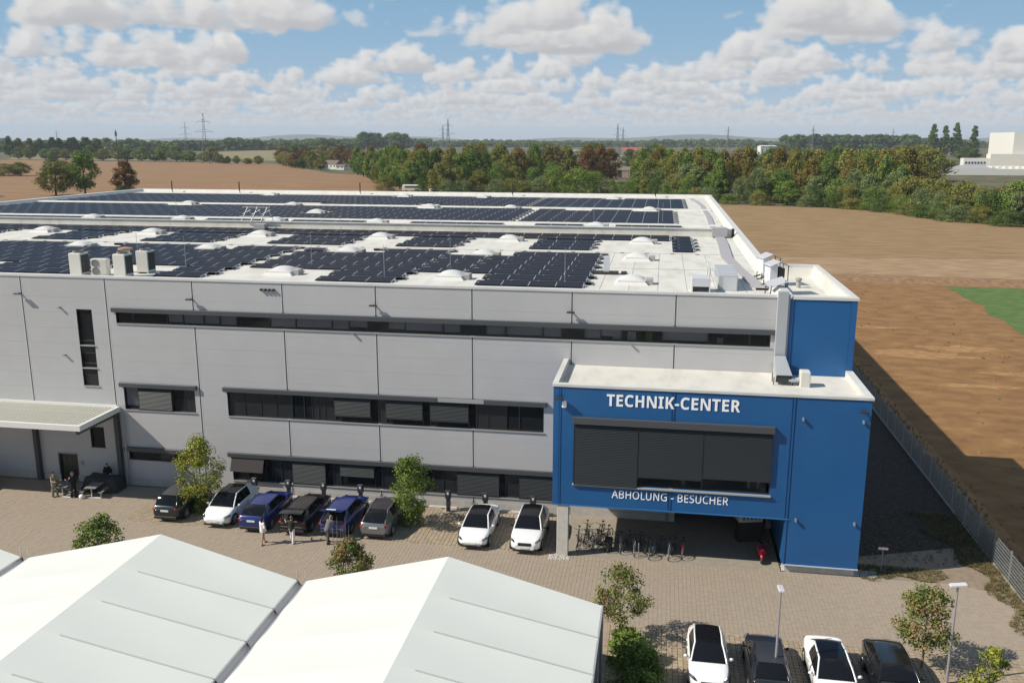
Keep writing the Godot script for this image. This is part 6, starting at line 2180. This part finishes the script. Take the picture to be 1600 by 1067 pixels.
func hand(st: SurfaceTool, at: Vector3, dir: Vector3, side: float) -> void:
	var d := dir.normalized()
	var s := d.cross(Vector3(0, 0, 1) if absf(d.z) < 0.8 else Vector3.RIGHT).normalized()
	var w := s.cross(d)
	tube(st, [at - d * 0.02, at + d * 0.04, at + d * 0.085], [0.026, 0.038, 0.03], 7)
	for k in 4:
		var b := at + d * 0.08 + s * (-0.03 + 0.02 * k)
		var l: float = [0.062, 0.075, 0.07, 0.055][k]
		tube(st, [b, b + d * l * 0.55 + w * 0.006, b + d * l * 0.95 + w * 0.025], [0.0095, 0.0088, 0.0075], 5)
	var t := at + d * 0.03 + s * 0.035 * side
	tube(st, [t, t + s * 0.025 * side + d * 0.03, t + s * 0.03 * side + d * 0.06 + w * 0.01], [0.012, 0.010, 0.008], 5)

# pose: hips and knees from stride, elbows and hands given; x right, z forward
func person(label: String, at: Vector3, turn: float, height: float, p: Dictionary) -> void:
	var o := thing("person", label, "person", at, turn)
	var k := height / 1.75
	var bend: float = p.get("bend", 0.0)
	var stride: float = p.get("stride", 0.1)
	var tor := Basis.from_euler(Vector3(bend, 0, 0))
	var hip := Vector3(0, 0.93, 0)
	var chest := hip + tor * Vector3(0, 0.40, 0.0)
	var neck := hip + tor * Vector3(0, 0.56, -0.01)
	var head := neck + Basis.from_euler(Vector3(bend + p.get("nod", 0.1), 0, 0)) * Vector3(0, 0.15, 0.03)
	var skin: Array = p.get("skin", [0.42, 0.25, 0.17])
	var body := []
	var shirt := []
	var legs := []
	var shoes := []
	body.append([hip + Vector3(0, 0.02, 0), chest, 0.115, 0.125, Vector3(1.25, 1, 0.9)])
	body.append([chest, neck, 0.11, 0.055])
	body.append([neck, neck + Vector3(0, 0.07, 0.01), 0.052, 0.05])
	shirt.append([hip + tor * Vector3(0, -0.06, 0), chest, 0.142 + p.get("bulk", 0.0), 0.148, Vector3(1.25, 1, 0.92)])
	shirt.append([chest, neck + tor * Vector3(0, -0.02, 0), 0.13, 0.07])
	var hands := []
	for s in [-1, 1]:
		var sh := hip + tor * Vector3(s * 0.185, 0.50, 0)
		var el: Vector3 = sh + tor * p.get("elbow_r" if s > 0 else "elbow_l", Vector3(s * 0.06, -0.27, -0.03))
		var wr: Vector3 = el + tor * p.get("wrist_r" if s > 0 else "wrist_l", Vector3(0, -0.22, 0.1))
		body.append([sh, el, 0.05, 0.04])
		body.append([el, wr, 0.042, 0.028])
		shirt.append([sh - tor * Vector3(s * 0.03, 0, 0), el, 0.066, 0.056])
		if p.get("sleeves", true):
			shirt.append([el, wr, 0.054, 0.042])
		hands.append([wr, wr - el, float(s)])
		var zf: float = stride * s * p.get("lead", 1.0)
		var kn := Vector3(s * 0.105, 0.50, zf * 0.5 + 0.03)
		var an := Vector3(s * 0.11, 0.09, zf)
		body.append([hip + Vector3(s * 0.09, -0.02, 0), kn, 0.082, 0.055])
		body.append([kn, an, 0.056, 0.036])
		body.append([an, an + Vector3(0, -0.05, 0.14), 0.036, 0.03])
		legs.append([hip + Vector3(s * 0.085, 0.0, 0), kn, 0.105, 0.078])
		if p.get("long_legs", true):
			legs.append([kn, an + Vector3(0, 0.02, 0), 0.078, 0.068])
		shoes.append([an + Vector3(0, -0.04, -0.04), an + Vector3(0, -0.05, 0.15), 0.045, 0.042])
	# head with jaw, nose, ears and eye sockets
	body.append([head + Vector3(0, 0.02, -0.015), head + Vector3(0, -0.02, 0.015), 0.098, 0.088, Vector3(0.82, 1.12, 1)])
	body.append([head + Vector3(0, -0.07, 0.03), head + Vector3(0, -0.085, 0.05), 0.05, 0.04])
	body.append([head + Vector3(0, 0.0, 0.09), head + Vector3(0, -0.035, 0.108), 0.014, 0.018])
	for s in [-1, 1]:
		body.append([head + Vector3(s * 0.08, -0.01, -0.01), head + Vector3(s * 0.086, -0.03, 0.0), 0.018, 0.015])
	var scale_ := func(b: Array) -> Array: return b.map(func(q): return [q[0] * k, q[1] * k, q[2] * k, q[3] * k] + q.slice(4))
	var st := new_st()
	st.append_from(figure(scale_.call(body), 0.014, 0.035), 0, Transform3D())
	for h in hands:
		hand(st, h[0] * k, h[1], h[2])
	obj("body", st, mat("skin_%d" % int(skin[0] * 100), skin[0], skin[1], skin[2], 0.6), o)
	put("top", figure(scale_.call(shirt), 0.022, 0.05), p.top, o)
	put("trousers", figure(scale_.call(legs), 0.022, 0.03), p.legs, o)
	put("shoes", figure(scale_.call(shoes), 0.016, 0.02), p.shoes, o)
	var hair := [[head + Vector3(0, 0.055, -0.03), head + Vector3(0, 0.03, -0.05), 0.098, 0.098, Vector3(0.86, 1, 1)]]
	if p.get("long_hair", false):
		hair.append([head + Vector3(0, 0.0, -0.075), head + Vector3(0, -0.2, -0.08), 0.075, 0.055])
	put("hair", figure(scale_.call(hair), 0.018, 0.02), p.hair, o)
	for s in [-1, 1]:
		st = new_st()
		ball(st, (head + Vector3(s * 0.033, 0.012, 0.088)) * k, Vector3.ONE * 0.011, 6)
		obj("eye", st, mat("eye_dark", 0.03, 0.02, 0.015, 0.3), o)
	st = new_st()
	ball(st, (head + Vector3(0, -0.062, 0.09)) * k, Vector3(0.024, 0.006, 0.006), 6)
	obj("mouth", st, mat("lip", 0.30, 0.10, 0.09, 0.5), o)

func people() -> void:
	var cloth := func(key: String, r: float, g: float, b: float) -> StandardMaterial3D: return mat("cloth_" + key, r, g, b, 0.95)
	var brown: StandardMaterial3D = cloth.call("hair_brown", 0.03, 0.018, 0.012)
	var ginger: StandardMaterial3D = cloth.call("hair_ginger", 0.16, 0.075, 0.03)
	var black: StandardMaterial3D = cloth.call("black", 0.012, 0.012, 0.014)
	var white: StandardMaterial3D = cloth.call("white", 0.74, 0.72, 0.72)
	person("woman with dark hair, white top and bare legs walking beside the blue car", Vector3(20.0, 0.03, 7.45), 2.7, 1.68, {"top": white, "legs": cloth.call("beige", 0.36, 0.25, 0.17), "shoes": cloth.call("shoe_tan", 0.5, 0.38, 0.28), "hair": brown, "long_hair": true, "stride": 0.22, "long_legs": false, "bulk": 0.015, "elbow_r": Vector3(0.05, -0.26, 0.06), "wrist_r": Vector3(-0.08, -0.1, 0.2)})
	person("woman with ginger hair, dark top and white trousers at the black car's open tailgate", Vector3(21.65, 0.03, 7.0), PI - 0.1, 1.70, {"top": cloth.call("dark_green", 0.02, 0.024, 0.02), "legs": white, "shoes": white, "hair": ginger, "stride": 0.12, "sleeves": false, "elbow_l": Vector3(-0.14, -0.2, 0.1), "wrist_l": Vector3(0.16, 0.02, 0.18), "elbow_r": Vector3(0.2, -0.18, 0.06), "wrist_r": Vector3(0.16, 0.08, 0.16)})
	person("man in grey leaning into the open boot of the blue car", Vector3(23.75, 0.03, 6.7), PI - 0.35, 1.76, {"top": cloth.call("grey", 0.14, 0.14, 0.145), "legs": cloth.call("dark_grey", 0.07, 0.07, 0.075), "shoes": black, "hair": cloth.call("hair_grey", 0.2, 0.19, 0.17), "bend": 0.55, "stride": 0.14, "elbow_r": Vector3(0.08, -0.2, 0.2), "wrist_r": Vector3(0, -0.05, 0.24), "elbow_l": Vector3(-0.08, -0.2, 0.2), "wrist_l": Vector3(0, -0.05, 0.24)})
	person("person in a pale jacket and green trousers left of the picnic table", Vector3(3.05, 0.03, 2.95), 1.3, 1.74, {"top": cloth.call("pale_brown", 0.30, 0.26, 0.18), "legs": cloth.call("sage", 0.20, 0.23, 0.13), "shoes": black, "hair": brown, "bulk": 0.02, "elbow_l": Vector3(-0.06, -0.24, 0.1), "wrist_l": Vector3(0.03, 0.0, 0.24), "elbow_r": Vector3(0.06, -0.24, 0.1), "wrist_r": Vector3(-0.03, 0.0, 0.24)})
	person("person all in black standing between the two picnic tables", Vector3(4.4, 0.03, 2.85), -1.9, 1.80, {"top": black, "legs": black, "shoes": black, "hair": cloth.call("hair_pale", 0.45, 0.33, 0.22), "elbow_r": Vector3(0.06, -0.24, 0.12), "wrist_r": Vector3(-0.02, 0.02, 0.24)})
	person("person in black with a white apron behind the dark box at the wall", Vector3(5.35, 0.0, 0.42), 0.5, 1.72, {"top": black, "legs": white, "shoes": black, "hair": brown, "bend": 0.25, "nod": 0.3})

# ---------------------------------------------------------------- street furniture
func street_things() -> void:
	# charging posts along the facade
	var dark := mat("charger_dark", 0.035, 0.036, 0.04, 0.45)
	var o := thing("charging_post", "dark charging post behind the white car in the left of the row", "charging post", Vector3(16.45, 0.02, 0.9), 0.0, "charging posts along the facade")
	bx("pillar", Vector3(-0.12, 0.0, -0.09), Vector3(0.12, 1.12, 0.09), dark, o, 0.01)
	bx("head", Vector3(-0.19, 0.95, -0.11), Vector3(0.19, 1.48, 0.13), dark, o, 0.03)
	bx("screen", Vector3(-0.06, 1.22, 0.131), Vector3(0.07, 1.38, 0.138), mat("charger_screen", 0.6, 0.66, 0.72, 0.3), o)
	bx("foot_plate", Vector3(-0.24, 0.0, -0.2), Vector3(0.24, 0.03, 0.2), mat("foot_concrete", 0.4, 0.39, 0.37), o)
	var st := new_st()
	tube(st, [Vector3(0.14, 1.0, 0.08), Vector3(0.2, 0.7, 0.16), Vector3(0.18, 0.4, 0.14), Vector3(0.13, 0.7, 0.1)], [0.016], 5)
	obj("cable", st, mat("bike_black", 0.02, 0.02, 0.02), o)
	for q in [[18.85, "charging post behind the closed blue car"], [21.3, "charging post behind the black car with raised tailgate"], [23.85, "charging post behind the open blue car"], [29.75, "free-standing charging post at the empty bay right of the round tree"], [32.2, "charging post behind the white car with slim headlights"], [35.3, "charging post behind the white car next to the column"]]:
		dup(o, q[1], Vector3(q[0], 0.02, 0.9))
	# kerb stones along the facade behind the bays
	for k in 11:
		o = thing("wheel_stop", "pale concrete block at the wall, %s from the left" % nth(k), "concrete block", Vector3(14.6 + k * 2.1, 0.0, 0.42), 0.0, "concrete blocks along the plinth")
		bx("block", Vector3(-0.95, 0.0, -0.12), Vector3(0.95, 0.16, 0.12), mats["plinth_concrete"], o, 0.03)
		bx("lifting_slot", Vector3(-0.1, 0.05, 0.121), Vector3(0.1, 0.09, 0.124), mat("bike_black", 0.02, 0.02, 0.02), o)
	# picnic tables under the canopy's edge
	o = thing("picnic_table", "left picnic table with white frame next to the person in the pale jacket", "picnic table", Vector3(3.55, 0.03, 2.3), 0.0, "picnic tables before the door")
	var wood := mat("table_grey", 0.22, 0.21, 0.20, 0.8)
	var white := mat("frame_white", 0.66, 0.66, 0.63, 0.5)
	for k in 3:
		bx("table_board", Vector3(-0.4 + k * 0.27, 0.72, -0.85), Vector3(-0.15 + k * 0.27, 0.76, 0.75), wood, o)
	for x in [-0.75, 0.55]:
		bx("seat_board", Vector3(x, 0.43, -0.85), Vector3(x + 0.26, 0.47, 0.75), wood, o)
	for z in [-0.6, 0.6]:
		st = new_st()
		tube(st, [Vector3(-0.62, 0.43, z), Vector3(-0.62, 0.03, z), Vector3(0.68, 0.03, z), Vector3(0.68, 0.43, z)], [0.04], 6)
		tube(st, [Vector3(0.03, 0.03, z), Vector3(0.03, 0.72, z)], [0.035], 6)
		obj("leg_frame", st, white, o)
	dup(o, "right picnic table with white frame beside the person in black", Vector3(5.55, 0.03, 2.15), 0.08)
	o = thing("white_bag", "small white bag on the ground at the right picnic table", "bag", Vector3(5.0, 0.03, 2.9))
	st = new_st()
	ball(st, Vector3(0, 0.14, 0), Vector3(0.24, 0.15, 0.16), 10)
	tube(st, [Vector3(-0.05, 0.26, 0), Vector3(0, 0.42, 0), Vector3(0.05, 0.26, 0)], [0.02], 5)
	obj("sack", st, mat("bag_white", 0.72, 0.72, 0.70), o)
	# dark covered stack at the wall
	o = thing("covered_stack", "big dark covered stack against the wall under the canopy", "stack", Vector3(5.5, 0.0, 1.25))
	st = new_st()
	var rows := []
	for i in 9:
		var line := []
		for j in 9:
			var u := -1.0 + i / 4.0
			var v := -1.0 + j / 4.0
			var edge := maxf(absf(u), absf(v))
			line.append(Vector3(v * 1.35, (1.02 if edge < 0.8 else lerpf(1.02, 0.0, pow((edge - 0.75) * 4.0, 1.6))) + 0.05 * sin(u * 5.0 + v * 3.0), -u * 0.62))
		rows.append(line)
	grid(st, rows)
	obj("tarpaulin", st, mat("tarpaulin", 0.030, 0.027, 0.026, 0.7), o)
	# sign on a post
	o = thing("red_edged_sign", "small white sign with red edge on a thin post beside the blue block", "sign", Vector3(55.55, 0, 4.9))
	st = new_st()
	tube(st, [Vector3.ZERO, Vector3(0, 1.52, 0)], [0.025], 6)
	obj("post", st, mat("zinc", 0.33, 0.34, 0.35), o)
	bx("plate", Vector3(-0.28, 1.32, 0.026), Vector3(0.28, 1.5, 0.04), mat("sign_red", 0.42, 0.05, 0.06), o)
	bx("face", Vector3(-0.255, 1.345, 0.041), Vector3(0.255, 1.475, 0.046), mat("bag_white", 0.72, 0.72, 0.70), o)
	# lamp posts in front
	o = thing("lamp_post", "slim grey lamp post rising between the front row cars", "street lamp", Vector3(48.35, 0, 17.2), 0.0, "lamp posts of the front car park")
	var grey := mat("lamp_grey", 0.36, 0.35, 0.36, 0.45, 0.3)
	st = new_st()
	tube(st, [Vector3.ZERO, Vector3(0, 1.0, 0), Vector3(0, 4.75, 0)], [0.075, 0.06, 0.04], 9)
	obj("pole", st, grey, o)
	st = new_st()
	cbox(st, Vector3(-0.13, -0.05, -0.3), Vector3(0.13, 0.05, 0.42), 0.03, Transform3D(Basis.from_euler(Vector3(-0.15, 0, 0)), Vector3(0, 4.8, -0.05)))
	obj("luminaire", st, mat("lamp_pale", 0.55, 0.54, 0.56, 0.4), o)
	bx("base_door", Vector3(-0.04, 0.5, 0.06), Vector3(0.04, 0.9, 0.08), grey, o)
	dup(o, "lamp post at the right of the front car park beside the bushy tree", Vector3(55.95, 0, 15.6), PI / 2)
	fence()

func fence() -> void:
	var zinc := mat("fence_zinc", 0.34, 0.36, 0.36, 0.5, 0.4)
	var o := thing("mesh_fence", "grey steel mesh fence running along the track beside the hall", "fence", Vector3(62.1, 0, 12))
	var st := new_st()
	# one panel of wire mesh, 2.5 m long
	for k in 26:
		box(st, Vector3(-0.004, 0.05, -k * 0.096 - 0.05), Vector3(0.004, 1.78, -k * 0.096 - 0.042))
	for k in 9:
		var y := 0.08 + k * 0.2
		box(st, Vector3(0.004, y, -2.47), Vector3(0.014, y + 0.014, -0.03))
		box(st, Vector3(-0.014, y, -2.47), Vector3(-0.004, y + 0.014, -0.03))
	var panel := st.commit()
	st = new_st()
	box(st, Vector3(-0.03, 0, -0.03), Vector3(0.03, 1.85, 0.03))
	box(st, Vector3(-0.04, 1.85, -0.04), Vector3(0.04, 1.87, 0.04))
	var post := st.commit()
	for k in 46:
		var z := 2.6 - k * 2.52 if k < 41 else 12.7 - (k - 41) * 2.52
		put("fence_post", post, zinc, o, Vector3(0, 0, z - 12.0))
		if k != 40:
			var p := put("mesh_panel", panel, zinc, o, Vector3(0, 0, z - 12.0))
			p.position.z -= 0.01
	# a pale kerb along the fence foot
	var kerb := bx("kerb_board", Vector3(-0.05, 0.0, -108), Vector3(0.03, 0.09, 8), mat("foot_concrete", 0.4, 0.39, 0.37), o)
	kerb.position = Vector3.ZERO
